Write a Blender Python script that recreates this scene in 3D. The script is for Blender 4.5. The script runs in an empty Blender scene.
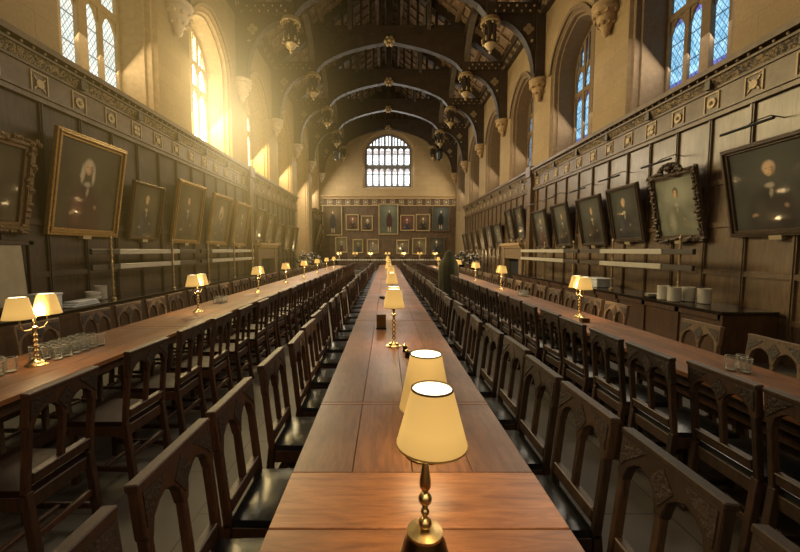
import bpy, bmesh, math, random
from mathutils import Matrix, Vector
random.seed(7)
scene = bpy.context.scene
COL = scene.collection.objects
PI = math.pi
EYE = 1.68
XL, XR = -5.6, 5.94            # stone wall faces
XC = 0.17                      # middle of the hall
YB = 31.9                      # back wall
TRUSS = [10.2 + 4.34*i for i in range(-1, 6)]
WINS = [8.03 + 4.34*i for i in range(6)]
ORD = ['first','second','third','fourth','fifth','sixth','seventh','eighth','ninth','tenth','eleventh','twelfth',
       'thirteenth','fourteenth','fifteenth','sixteenth','seventeenth','eighteenth','nineteenth']
TENS = {2:'twent',3:'thirt',4:'fort',5:'fift'}
CARD = {2:'twenty',3:'thirty',4:'forty',5:'fifty'}
def ordinal(n):                 # 1-based
    if n <= 19: return ORD[n-1]
    t, u = divmod(n, 10)
    return TENS[t]+'ieth' if u == 0 else CARD[t]+'-'+ORD[u-1]

# ------------------------------------------------------------------ materials
class NT:
    def __init__(s, name, world=False):
        if world:
            s.m = bpy.data.worlds.new(name); scene.world = s.m
        else:
            s.m = bpy.data.materials.new(name)
        s.m.use_nodes = True
        s.t = s.m.node_tree; s.t.nodes.clear()
    def n(s, typ, **kw):
        nd = s.t.nodes.new(typ)
        for k, v in kw.items():
            if k.startswith('i_'):
                key = k[2:]
                key = int(key) if key.isdigit() else key.replace('_', ' ')
                nd.inputs[key].default_value = v
            else: setattr(nd, k, v)
        return nd
    def l(s, a, b): s.t.links.new(a, b)
    def math(s, op, a, b=None, clamp=False):
        nd = s.n('ShaderNodeMath', operation=op); nd.use_clamp = clamp
        for i, x in enumerate((a, b)):
            if x is None: continue
            if isinstance(x, (int, float)): nd.inputs[i].default_value = x
            else: s.l(x, nd.inputs[i])
        return nd.outputs[0]
    def mix(s, fac, a, b, blend='MIX'):
        nd = s.n('ShaderNodeMix', data_type='RGBA', blend_type=blend)
        for sock, x in ((nd.inputs[0], fac), (nd.inputs[6], a), (nd.inputs[7], b)):
            if isinstance(x, (int, float)): sock.default_value = x
            elif isinstance(x, tuple): sock.default_value = (*x, 1) if len(x) == 3 else x
            else: s.l(x, sock)
        return nd.outputs[2]
    def ramp(s, fac, stops):
        nd = s.n('ShaderNodeValToRGB'); cr = nd.color_ramp
        while len(cr.elements) < len(stops): cr.elements.new(0.5)
        for e, (p, c) in zip(cr.elements, stops):
            e.position = p; e.color = (*c, 1) if len(c) == 3 else c
        s.l(fac, nd.inputs[0]); return nd.outputs[0]
    def bsdf(s, color, rough=0.5, metal=0.0, bump=None, bstr=0.3, bdist=0.01, **kw):
        b = s.n('ShaderNodeBsdfPrincipled')
        for key, x in (('Base Color', color), ('Roughness', rough), ('Metallic', metal)):
            if isinstance(x, tuple): b.inputs[key].default_value = (*x, 1)
            elif isinstance(x, (int, float)): b.inputs[key].default_value = x
            else: s.l(x, b.inputs[key])
        for k, v in kw.items():
            key = k.replace('_', ' ')
            if isinstance(v, tuple): b.inputs[key].default_value = (*v, 1)
            elif isinstance(v, (int, float)): b.inputs[key].default_value = v
            else: s.l(v, b.inputs[key])
        if bump is not None:
            bn = s.n('ShaderNodeBump', i_Strength=bstr, i_Distance=bdist); s.l(bump, bn.inputs['Height'])
            s.l(bn.outputs[0], b.inputs['Normal'])
        o = s.n('ShaderNodeOutputMaterial'); s.l(b.outputs[0], o.inputs[0])
        return b
    def coords(s, kind='Object', scale=(1,1,1), rot=(0,0,0), loc=(0,0,0)):
        tc = s.n('ShaderNodeTexCoord'); mp = s.n('ShaderNodeMapping')
        mp.inputs['Scale'].default_value = scale; mp.inputs['Rotation'].default_value = rot; mp.inputs['Location'].default_value = loc
        s.l(tc.outputs[kind], mp.inputs[0]); return mp.outputs[0]
    def noise(s, vec, scale=5, detail=4, rough=0.55, dist=0.0):
        nd = s.n('ShaderNodeTexNoise', i_Scale=scale, i_Detail=detail, i_Roughness=rough, i_Distortion=dist)
        s.l(vec, nd.inputs['Vector']); return nd.outputs[0]

def wood(name, dark, light, rough=0.4, stretch=(1,1,1), scale=14, tone=False, rnd=0.25, coat=0.0, bstr=0.25):
    t = NT(name)
    v = t.coords('Object', stretch)
    n1 = t.noise(v, scale, 6, 0.65, 0.6)
    n2 = t.noise(t.coords('Object'), 2.2, 3)
    c = t.ramp(n1, [(0.28, dark), (0.72, light)])
    c = t.mix(t.ramp(n2, [(0.3,(0,0,0)),(0.75,(0.55,0.55,0.55))]), c, tuple(x*0.55 for x in dark))
    if tone:
        a = t.n('ShaderNodeAttribute', attribute_name='tone')
        hs = t.n('ShaderNodeHueSaturation'); t.l(c, hs.inputs['Color'])
        t.l(a.outputs['Fac'], hs.inputs['Value']); c = hs.outputs[0]
    elif rnd:
        oi = t.n('ShaderNodeObjectInfo')
        hs = t.n('ShaderNodeHueSaturation'); t.l(c, hs.inputs['Color'])
        t.l(t.math('ADD', t.math('MULTIPLY', oi.outputs['Random'], rnd*2), 1-rnd), hs.inputs['Value']); c = hs.outputs[0]
    r = t.math('ADD', t.math('MULTIPLY', n2, 0.25), rough-0.12)
    t.bsdf(c, r, bump=n1, bstr=bstr, bdist=0.004, Coat_Weight=coat, Coat_Roughness=0.2)
    return t.m

def plain(name, color, rough=0.5, metal=0.0, nscale=0, var=0.3, bstr=0.2, **kw):
    t = NT(name)
    if nscale:
        n = t.noise(t.coords('Object'), nscale, 4)
        c = t.mix(n, tuple(x*(1-var) for x in color), tuple(min(1, x*(1+var)) for x in color))
        t.bsdf(c, rough, metal, bump=n, bstr=bstr, **kw)
    else: t.bsdf(color, rough, metal, **kw)
    return t.m

def stone(name, rot, base=(0.31,0.22,0.115), mortar=(0.17,0.12,0.07)):
    t = NT(name)
    v = t.coords('Object', (1,1,1), rot)
    b = t.n('ShaderNodeTexBrick', i_Scale=1.0, i_Mortar_Size=0.006, i_Mortar_Smooth=0.3, i_Bias=0.0, i_Brick_Width=0.95, i_Row_Height=0.42)
    b.inputs['Color1'].default_value = (*base, 1); b.inputs['Color2'].default_value = (*[x*0.82 for x in base], 1)
    b.inputs['Mortar'].default_value = (*mortar, 1); t.l(v, b.inputs['Vector'])
    n = t.noise(t.coords('Object'), 1.3, 6, 0.6); n2 = t.noise(t.coords('Object'), 22, 4)
    c = t.mix(t.ramp(n, [(0.3,(0,0,0)),(0.8,(0.7,0.7,0.7))]), b.outputs[0], tuple(x*0.6 for x in base))
    c = t.mix(0.25, c, t.ramp(n2, [(0.3, tuple(x*0.6 for x in base)), (0.7, tuple(min(1,x*1.25) for x in base))]))
    t.bsdf(c, 0.85, bump=n2, bstr=0.3, bdist=0.01)
    return t.m

M = {}
M['chair'] = wood('dark_oak', (0.017,0.0085,0.004), (0.078,0.039,0.018), 0.52, (6,6,1), 9, rnd=0.35)
M['chair_red'] = wood('red_oak', (0.026,0.010,0.004), (0.10,0.040,0.016), 0.5, (6,6,1), 9, rnd=0.3)
M['chair_pale'] = wood('worn_oak', (0.085,0.053,0.028), (0.27,0.17,0.095), 0.5, (6,6,1), 9, rnd=0.2)  # lighter wall-side oak, its colour lifted further in place of fill light
M['carve'] = plain('carved_oak', (0.03,0.018,0.011), 0.5, 0, 60, 0.8, 0.9)
M['leather'] = plain('black_leather', (0.012,0.012,0.013), 0.3, 0, 30, 0.3, 0.12)
M['leather_red'] = plain('oxblood_leather', (0.016,0.006,0.0045), 0.5, 0, 30, 0.3, 0.12, Specular_IOR_Level=0.1)
M['table'] = wood('table_oak', (0.13,0.045,0.014), (0.34,0.14,0.048), 0.4, (7,1.0,7), 5, tone=True, coat=0.1, bstr=0.12)
M['table_x'] = wood('table_oak_cross', (0.13,0.045,0.014), (0.34,0.14,0.048), 0.4, (1.0,7,7), 5, tone=True, coat=0.1, bstr=0.12)
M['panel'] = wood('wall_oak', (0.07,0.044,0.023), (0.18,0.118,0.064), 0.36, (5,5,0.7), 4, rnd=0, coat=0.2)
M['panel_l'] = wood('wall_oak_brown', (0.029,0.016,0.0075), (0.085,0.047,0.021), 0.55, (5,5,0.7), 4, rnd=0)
M['panel_end'] = wood('wall_oak_end', (0.06,0.034,0.016), (0.15,0.088,0.042), 0.5, (5,5,0.7), 4, rnd=0)
M['panel_hi'] = wood('wall_oak_moulding', (0.075,0.046,0.023), (0.18,0.115,0.06), 0.4, (1,1,1), 8, rnd=0)
M['counter'] = wood('counter_oak', (0.045,0.022,0.011), (0.115,0.06,0.03), 0.4, (4,4,0.7), 4, rnd=0, coat=0.2)
M['counter_top'] = plain('polished_dark_top', (0.02,0.014,0.01), 0.12, 0, 8, 0.4, 0.02)
M['roof'] = wood('roof_oak', (0.12,0.078,0.045), (0.38,0.255,0.155), 0.6, (3,0.5,3), 6, rnd=0)
M['truss'] = wood('truss_oak', (0.034,0.022,0.013), (0.10,0.066,0.04), 0.55, (3,3,3), 5, rnd=0)
M['truss_lit'] = wood('truss_moulding', (0.025,0.018,0.011), (0.055,0.038,0.024), 0.5, (3,3,3), 5, rnd=0)  # edge strips added for the arches' highlight line, in darker oak
M['brace'] = wood('weathered_brace', (0.09,0.073,0.056), (0.22,0.18,0.14), 0.6, (3,1,3), 5, rnd=0)  # paler grey than the trusses: light on the timber put into the colour
M['gilt'] = plain('old_gilt', (0.46,0.35,0.19), 0.45, 0.35, 40, 0.5, 0.5)
def band_mat():
    t = NT('carved_band'); n = t.noise(t.coords('Object'), 17, 3, 0.6, 1.5)
    c = t.ramp(n, [(0.44,(0.018,0.012,0.008)),(0.56,(0.26,0.185,0.09))])
    t.bsdf(c, 0.5, bump=n, bstr=1.0, bdist=0.02); return t.m
M['gilt_carved'] = band_mat()
M['emblem'] = plain('pale_emblem', (0.36,0.28,0.17), 0.5, 0.2, 40, 0.4, 0.5)
M['brass'] = plain('brass', (0.60,0.44,0.21), 0.26, 1.0, 12, 0.2, 0.03)
M['post'] = plain('aged_brass_post', (0.36,0.28,0.17), 0.35, 0.8, 12, 0.3, 0.05)
M['brass_dark'] = plain('dark_brass', (0.16,0.11,0.05), 0.3, 1.0, 12, 0.4, 0.03)
M['stone_side'] = stone('stone_side', (0, -PI/2, -PI/2))
M['stone_back'] = stone('stone_back', (-PI/2, 0, 0), (0.42,0.305,0.165))
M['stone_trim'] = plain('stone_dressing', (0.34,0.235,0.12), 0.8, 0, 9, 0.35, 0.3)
M['stone_trim_dark'] = plain('stone_dressing_brown', (0.17,0.115,0.065), 0.8, 0, 9, 0.35, 0.3)  # darkened dressing stone; on the right wall its shade is in the colour
M['stone_blue'] = plain('stone_mullion_grey', (0.20,0.20,0.20), 0.8, 0, 9, 0.35, 0.3)
M['stone_pale'] = plain('pale_stone', (0.55,0.47,0.38), 0.8, 0, 6, 0.2, 0.2)  # sunlit-side corbels only, the light put into a paler colour
M['white'] = plain('white_china', (0.5,0.48,0.42), 0.25)
M['cloth'] = plain('pale_cloth', (0.5,0.52,0.55), 0.8, 0, 12, 0.25, 0.3)
M['steel'] = plain('pale_metal', (0.42,0.40,0.35), 0.35, 0.2, 5, 0.15)
M['rail_dark'] = plain('dark_rail', (0.05,0.04,0.028), 0.4)
M['black'] = plain('black_iron', (0.012,0.011,0.011), 0.4, 0.3)
M['leaf'] = plain('dark_leaf', (0.018,0.028,0.014), 0.6, 0, 10, 0.5)
M['flower'] = plain('pale_petal', (0.55,0.52,0.5), 0.6)
M['olive'] = plain('olive_cloth', (0.028,0.027,0.009), 0.85, 0, 18, 0.4, 0.4)
M['plaque'] = plain('name_plate', (0.45,0.38,0.25), 0.4, 0.5)
M['dark_gap'] = plain('soot', (0.006,0.005,0.005), 0.9)  # flat black standing in for the shade inside the fireplaces

def floor_mat():
    t = NT('slate_floor')
    b = t.n('ShaderNodeTexBrick', i_Scale=1.0, i_Mortar_Size=0.006, i_Mortar_Smooth=0.2, i_Brick_Width=0.9, i_Row_Height=0.6)
    b.inputs['Color1'].default_value = (0.12,0.105,0.085,1); b.inputs['Color2'].default_value = (0.095,0.083,0.066,1); b.inputs['Mortar'].default_value = (0.035,0.03,0.025,1)
    t.l(t.coords('Object', rot=(0,0,PI/2)), b.inputs['Vector'])
    n = t.noise(t.coords('Object'), 3, 6)
    c = t.mix(t.ramp(n, [(0.35,(0,0,0)),(0.8,(0.6,0.6,0.6))]), b.outputs[0], (0.06,0.051,0.041))
    t.bsdf(c, 0.6, bump=n, bstr=0.1)
    return t.m
M['floor'] = floor_mat()

def glass_mat(name, colA, colB, strength, medallion=None, ky=1, along='y'):
    """leaded window glass lit by the daylight behind it"""
    t = NT(name)
    tc = t.n('ShaderNodeTexCoord'); sp = t.n('ShaderNodeSeparateXYZ'); t.l(tc.outputs['Object'], sp.inputs[0])
    u = sp.outputs[1] if along == 'y' else sp.outputs[0]; w = sp.outputs[2]
    def lead(a, per, width):
        f = t.math('ABSOLUTE', t.math('SUBTRACT', t.math('FRACT', t.math('DIVIDE', a, per)), 0.5))
        return t.math('LESS_THAN', f, width)
    a = t.math('ADD', t.math('MULTIPLY', u, 1.6), w); b = t.math('SUBTRACT', t.math('MULTIPLY', u, 1.6), w)
    L = t.math('MAXIMUM', lead(a, 0.17, 0.07), lead(b, 0.17, 0.07))
    L = t.math('MAXIMUM', L, lead(w, 0.56, 0.03))
    vo = t.n('ShaderNodeTexVoronoi', i_Scale=9.0); t.l(tc.outputs['Object'], vo.inputs['Vector'])
    c = t.mix(t.math('MULTIPLY', vo.outputs['Color'], 1.0), colA, colB)
    if medallion:
        # small coloured roundels part-way up the lights
        fz = t.math('SUBTRACT', t.math('FRACT', t.math('DIVIDE', w, 1.55)), 0.5)
        md = t.math('LESS_THAN', t.math('ABSOLUTE', fz), 0.09)
        vo2 = t.n('ShaderNodeTexVoronoi', i_Scale=14.0); t.l(tc.outputs['Object'], vo2.inputs['Vector'])
        c = t.mix(t.math('MULTIPLY', md, 0.85), c, t.mix(vo2.outputs['Color'], (0.015,0.01,0.03), medallion))
    c = t.mix(t.math('MULTIPLY', L, 0.82), c, (0.02,0.02,0.02))
    n = t.noise(tc.outputs['Object'], 1.4, 3)
    e = t.n('ShaderNodeEmission'); t.l(c, e.inputs[0]); t.l(t.math('MULTIPLY', t.math('ADD', n, 0.5), strength), e.inputs[1])
    g = t.n('ShaderNodeBsdfGlossy', i_Roughness=0.15); g.inputs[0].default_value = (0.05,0.05,0.05,1)
    ad = t.n('ShaderNodeAddShader'); t.l(e.outputs[0], ad.inputs[0]); t.l(g.outputs[0], ad.inputs[1])
    o = t.n('ShaderNodeOutputMaterial'); t.l(ad.outputs[0], o.inputs[0])
    return t.m
G_R = glass_mat('leaded_glass_blue', (0.10,0.30,0.48), (0.42,0.72,0.95), 1.0, (0.16,0.10,0.5))
G_RD = glass_mat('leaded_glass_grey', (0.20,0.24,0.28), (0.55,0.62,0.70), 0.45)
G_L = glass_mat('leaded_glass_pale', (0.62,0.78,0.78), (1.0,0.98,0.86), 0.75)
G_LS = glass_mat('leaded_glass_sun', (1.0,0.88,0.5), (1.0,0.95,0.7), 12.0)
G_LW = glass_mat('leaded_glass_warm', (0.9,0.78,0.45), (1.0,0.92,0.62), 1.2)
G_B = glass_mat('leaded_glass_white', (0.8,0.9,0.95), (1.0,1.0,1.0), 1.9, (0.5,0.4,0.35), along='x')

def shade_mat(name='lamp_shade_cream', col=(1.0,0.60,0.17), k=0.62):
    t = NT(name)
    sp = t.n('ShaderNodeSeparateXYZ'); t.l(t.coords('Object'), sp.inputs[0])
    r = t.ramp(t.math('MULTIPLY', t.math('SUBTRACT', sp.outputs[2], 0.33), 4.0), [(0.0,(0.55,0.55,0.55)),(0.45,(1,1,1)),(1.0,(0.8,0.8,0.8))])
    b = t.bsdf((0.55,0.36,0.12), 0.8, Emission_Color=col)
    t.l(t.math('MULTIPLY', r, k), b.inputs['Emission Strength'])
    return t.m
M['shade'] = shade_mat(k=0.42)
M['shade_hem'] = plain('shade_hem', (0.5,0.33,0.12), 0.7)
M['shade_in'] = plain('shade_lining', (0.9,0.85,0.7), 0.8, Emission_Color=(1.0,0.9,0.65), Emission_Strength=1.6)
M['shade_trim'] = plain('shade_trim', (0.10,0.06,0.02), 0.6)
M['bulb'] = plain('bulb_glow', (1,0.9,0.6), 0.4, Emission_Color=(1.0,0.85,0.5), Emission_Strength=6.0)

def tumbler_mat():
    t = NT('clear_glass')
    tr = t.n('ShaderNodeBsdfTransparent'); tr.inputs[0].default_value = (0.93,0.95,0.93,1)
    g = t.n('ShaderNodeBsdfGlossy', i_Roughness=0.04); g.inputs[0].default_value = (0.9,0.9,0.9,1)
    fr = t.n('ShaderNodeLayerWeight', i_Blend=0.35)
    mx = t.n('ShaderNodeMixShader'); t.l(t.math('MULTIPLY', fr.outputs['Fresnel'], 0.8, True), mx.inputs[0]); t.l(tr.outputs[0], mx.inputs[1]); t.l(g.outputs[0], mx.inputs[2])
    df = t.n('ShaderNodeBsdfTranslucent'); df.inputs[0].default_value = (0.9,0.9,0.85,1)
    m2 = t.n('ShaderNodeMixShader'); m2.inputs[0].default_value = 0.05; t.l(mx.outputs[0], m2.inputs[1]); t.l(df.outputs[0], m2.inputs[2])
    o = t.n('ShaderNodeOutputMaterial'); t.l(m2.outputs[0], o.inputs[0])
    return t.m
M['tumbler'] = tumbler_mat()
M['glass_rim'] = plain('glass_rim', (0.7,0.68,0.6), 0.1)  # opaque pale tone painting the highlights on tumbler rims and bases

def canvas_mat(name, bg, coat_c, skin, seated, seed, full=False, wig=False):
    """an old dark oil portrait: ground, coat, hands, collar, head and hair (object coords x: -1..1, z: 0..1 of the canvas)"""
    t = NT(name); rng = random.Random(seed)
    tc = t.n('ShaderNodeTexCoord'); sp = t.n('ShaderNodeSeparateXYZ'); t.l(tc.outputs['UV'], sp.inputs[0])
    nz = t.noise(tc.outputs['UV'], 5, 5, 0.6)
    wob = t.math('MULTIPLY', t.math('SUBTRACT', nz, 0.5), 0.07)
    u = t.math('ADD', sp.outputs[0], wob); w = t.math('ADD', sp.outputs[1], wob)
    def ell(cx, cy, rx, ry, soft=0.25):
        a = t.math('POWER', t.math('ABSOLUTE', t.math('DIVIDE', t.math('SUBTRACT', u, cx), rx)), 2)
        b = t.math('POWER', t.math('ABSOLUTE', t.math('DIVIDE', t.math('SUBTRACT', w, cy), ry)), 2)
        d = t.math('SQRT', t.math('ADD', a, b))
        mr = t.n('ShaderNodeMapRange', interpolation_type='SMOOTHSTEP')
        t.l(d, mr.inputs[0]); mr.inputs[1].default_value = 1.0; mr.inputs[2].default_value = 1.0-soft
        return mr.outputs[0]
    h = 0.78 if full else 0.72; k = 0.55 if full else 1.0
    cx = 0.5 + rng.uniform(-0.05, 0.05)
    c = t.mix(nz, tuple(x*0.5 for x in bg), tuple(x*1.5 for x in bg))
    c = t.mix(t.math('MULTIPLY', ell(cx+0.05, h, 0.5, 0.36, 0.9), 0.45), c, tuple(x*2.6 for x in bg))
    if full:
        c = t.mix(ell(cx, 0.42, 0.2, 0.36, 0.35), c, coat_c)
        c = t.mix(ell(cx-0.06, 0.15, 0.035, 0.12, 0.4), c, tuple(x*0.6 for x in skin))
        c = t.mix(ell(cx+0.06, 0.15, 0.035, 0.12, 0.4), c, tuple(x*0.6 for x in skin))
    else:
        c = t.mix(ell(cx, 0.14, 0.36, 0.45, 0.45), c, coat_c)
        c = t.mix(t.math('MULTIPLY', ell(cx-0.13, 0.25, 0.13, 0.27, 0.9), 0.8), c, tuple(x*2.4+0.008 for x in coat_c))   # lit sleeve
        c = t.mix(ell(cx, h-0.19, 0.075, 0.05, 0.7), c, tuple(x*0.75 for x in (0.5,0.46,0.38)))                    # collar
        c = t.mix(ell(cx+0.01, h-0.27, 0.035, 0.08, 0.8), c, tuple(x*0.6 for x in (0.5,0.46,0.38)))
        c = t.mix(ell(cx-0.2, 0.19, 0.055, 0.035, 0.9), c, tuple(x*0.6 for x in skin))
        c = t.mix(ell(cx+0.16, 0.28, 0.045, 0.04, 0.9), c, tuple(x*0.5 for x in skin))
    hk = rng.choice((0.12,0.3,0.75)) if seed!=100 else 0.9; hair = (skin[0]*hk, skin[1]*hk*1.05, skin[2]*hk*1.2)
    if wig:
        hair = (0.46,0.41,0.32)
        c = t.mix(ell(cx, h+0.02, 0.10*k, 0.11*k, 0.5), c, hair)
        for dx in (-0.085,0.085): c = t.mix(ell(cx+dx*k, h-0.07, 0.045*k, 0.15*k, 0.7), c, hair)
    else: c = t.mix(ell(cx+0.006, h+0.012, 0.088*k, 0.108*k, 0.45), c, hair)
    c = t.mix(ell(cx-0.005, h-0.015*k, 0.062*k, 0.09*k, 0.55), c, skin)
    c = t.mix(t.math('MULTIPLY', ell(cx+0.045*k, h-0.03*k, 0.045*k, 0.09*k, 0.9), 0.7), c, tuple(x*0.3 for x in skin))   # shaded cheek
    for dx in (-0.03,0.022): c = t.mix(t.math('MULTIPLY', ell(cx+dx*k, h+0.005, 0.02*k, 0.014*k, 0.9), 0.8), c, tuple(x*0.25 for x in skin))
    c = t.mix(t.math('MULTIPLY', ell(cx-0.005, h-0.022*k, 0.009*k, 0.03*k, 0.9), 0.5), c, tuple(x*0.5 for x in skin))
    c = t.mix(t.math('MULTIPLY', ell(cx-0.006, h-0.06*k, 0.026*k, 0.010*k, 0.9), 0.7), c, (skin[0]*0.5, skin[1]*0.3, skin[2]*0.25))
    t.bsdf(c, 0.3, bump=nz, bstr=0.05, Coat_Weight=0.35, Coat_Roughness=0.06)
    return t.m

# ------------------------------------------------------------------ mesh builder
class MB:
    def __init__(s): s.v=[]; s.f=[]; s.mi=[]; s.tone=[]; s.T=None; s.cur=0; s.ct=1.0
    def _add(s, vs, fs):
        b = len(s.v)
        if s.T is not None: vs = [tuple(s.T @ Vector(p)) for p in vs]
        s.v.extend(vs)
        for f in fs:
            s.f.append(tuple(b+i for i in f)); s.mi.append(s.cur); s.tone.append(s.ct)
        return s
    def box(s, x0,x1,y0,y1,z0,z1):
        if x1<x0: x0,x1=x1,x0
        if y1<y0: y0,y1=y1,y0
        if z1<z0: z0,z1=z1,z0
        return s._add([(x0,y0,z0),(x1,y0,z0),(x1,y1,z0),(x0,y1,z0),(x0,y0,z1),(x1,y0,z1),(x1,y1,z1),(x0,y1,z1)],
                      [(0,3,2,1),(4,5,6,7),(0,1,5,4),(1,2,6,5),(2,3,7,6),(3,0,4,7)])
    def hexa(s, a, b):
        """a, b: two 4-point loops"""
        return s._add(list(a)+list(b), [(3,2,1,0),(4,5,6,7),(0,1,5,4),(1,2,6,5),(2,3,7,6),(3,0,4,7)])
    def prism(s, poly, plane, a0, a1):
        n=len(poly)
        def P(p,a):
            return {'xz':(p[0],a,p[1]),'yz':(a,p[0],p[1]),'xy':(p[0],p[1],a)}[plane]
        vs=[P(p,a0) for p in poly]+[P(p,a1) for p in poly]
        fs=[tuple(range(n)), tuple(range(2*n-1,n-1,-1))]+[(i,i+n,(i+1)%n+n,(i+1)%n) for i in range(n)]
        return s._add(vs,fs)
    def band(s, A, B, plane, a0, a1):
        """solid strip between two open polylines of equal length"""
        for i in range(len(A)-1):
            s.prism([A[i],A[i+1],B[i+1],B[i]], plane, a0, a1)
        return s
    def lathe(s, prof, n=20, c=(0,0,0), axis='z', caps=True):
        vs=[];fs=[]
        for (r,z) in prof:
            for k in range(n):
                a=2*PI*k/n; x,y=r*math.cos(a),r*math.sin(a)
                p={'z':(x,y,z),'x':(z,x,y),'y':(x,z,y)}[axis]
                vs.append((p[0]+c[0],p[1]+c[1],p[2]+c[2]))
        for i in range(len(prof)-1):
            for k in range(n):
                k2=(k+1)%n
                fs.append((i*n+k,i*n+k2,(i+1)*n+k2,(i+1)*n+k))
        if caps:
            fs.append(tuple(range(n-1,-1,-1))); m=(len(prof)-1)*n; fs.append(tuple(m+k for k in range(n)))
        return s._add(vs,fs)
    def tube(s, pts, r, n=8):
        pts=[Vector(p) for p in pts]; vs=[];fs=[]
        rr = r if isinstance(r,(list,tuple)) else [r]*len(pts)
        for i,p in enumerate(pts):
            d=(pts[min(i+1,len(pts)-1)]-pts[max(i-1,0)]).normalized()
            up=Vector((0,0,1)) if abs(d.z)<0.9 else Vector((1,0,0))
            a=d.cross(up).normalized(); b=d.cross(a)
            for k in range(n):
                t=2*PI*k/n; vs.append(tuple(p+a*math.cos(t)*rr[i]+b*math.sin(t)*rr[i]))
        for i in range(len(pts)-1):
            for k in range(n):
                k2=(k+1)%n; fs.append((i*n+k,i*n+k2,(i+1)*n+k2,(i+1)*n+k))
        fs.append(tuple(range(n-1,-1,-1))); m=(len(pts)-1)*n; fs.append(tuple(m+k for k in range(n)))
        return s._add(vs,fs)
    def ball(s, c, r, n=10, m=6, sq=1.0):
        prof=[(max(1e-4,r*math.sin(PI*i/m)), -r*sq*math.cos(PI*i/m)) for i in range(m+1)]
        return s.lathe(prof,n,c)
    def quad(s, *p): return s._add(list(p),[tuple(range(len(p)))])
    def mesh(s, name, mats, smooth=False, bevel=0, uv=None):
        me=bpy.data.meshes.new(name); me.from_pydata(s.v,[],s.f)
        for m in (mats if isinstance(mats,(list,tuple)) else [mats]): me.materials.append(m)
        me.polygons.foreach_set('material_index', s.mi)
        if any(t!=1.0 for t in s.tone):
            at=me.attributes.new('tone','FLOAT','FACE'); at.data.foreach_set('value', s.tone)
        bm=bmesh.new(); bm.from_mesh(me)
        bmesh.ops.recalc_face_normals(bm, faces=bm.faces)
        if bevel:
            es=[e for e in bm.edges if len(e.link_faces)==2 and e.calc_face_angle(0)>0.6]
            bmesh.ops.bevel(bm, geom=es, offset=bevel, segments=1, affect='EDGES', clamp_overlap=True)
        bm.to_mesh(me); bm.free()
        if smooth:
            me.polygons.foreach_set('use_smooth',[True]*len(me.polygons))
            try: me.set_sharp_from_angle(angle=math.radians(40))
            except Exception: pass
        me.update(); return me
    def build(s, name, mats, parent=None, smooth=False, bevel=0):
        o=bpy.data.objects.new(name, s.mesh(name,mats,smooth,bevel)); COL.link(o)
        if parent is not None: o.parent=parent
        return o

def tag(o, label=None, cat=None, group=None, kind=None):
    for k,v in (('label',label),('category',cat),('group',group),('kind',kind)):
        if v: o[k]=v
    return o
def empty(name, loc, rz=0, **kw):
    o=bpy.data.objects.new(name,None); COL.link(o); o.location=loc; o.rotation_euler=(0,0,rz); o.empty_display_size=0.1
    return tag(o, **kw)
KIDS = {}
def kids(o):
    return [c for c in KIDS.get(o.name, ())]
def reg(o):
    """remember the family tree below a finished prototype"""
    for c in list(bpy.data.objects):
        if c.parent is not None: KIDS.setdefault(c.parent.name, [])
        if c.parent is not None and c not in KIDS[c.parent.name]: KIDS[c.parent.name].append(c)
def copy_tree(o, parent=None):
    c=o.copy(); COL.link(c)
    if parent is not None: c.parent=parent
    for ch in kids(o): copy_tree(ch,c)
    return c
def place(o, loc, rz, label, group=None, cat=None):
    o.location=loc; o.rotation_euler=(0,0,rz); o['label']=label
    if group: o['group']=group
    return o

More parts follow.
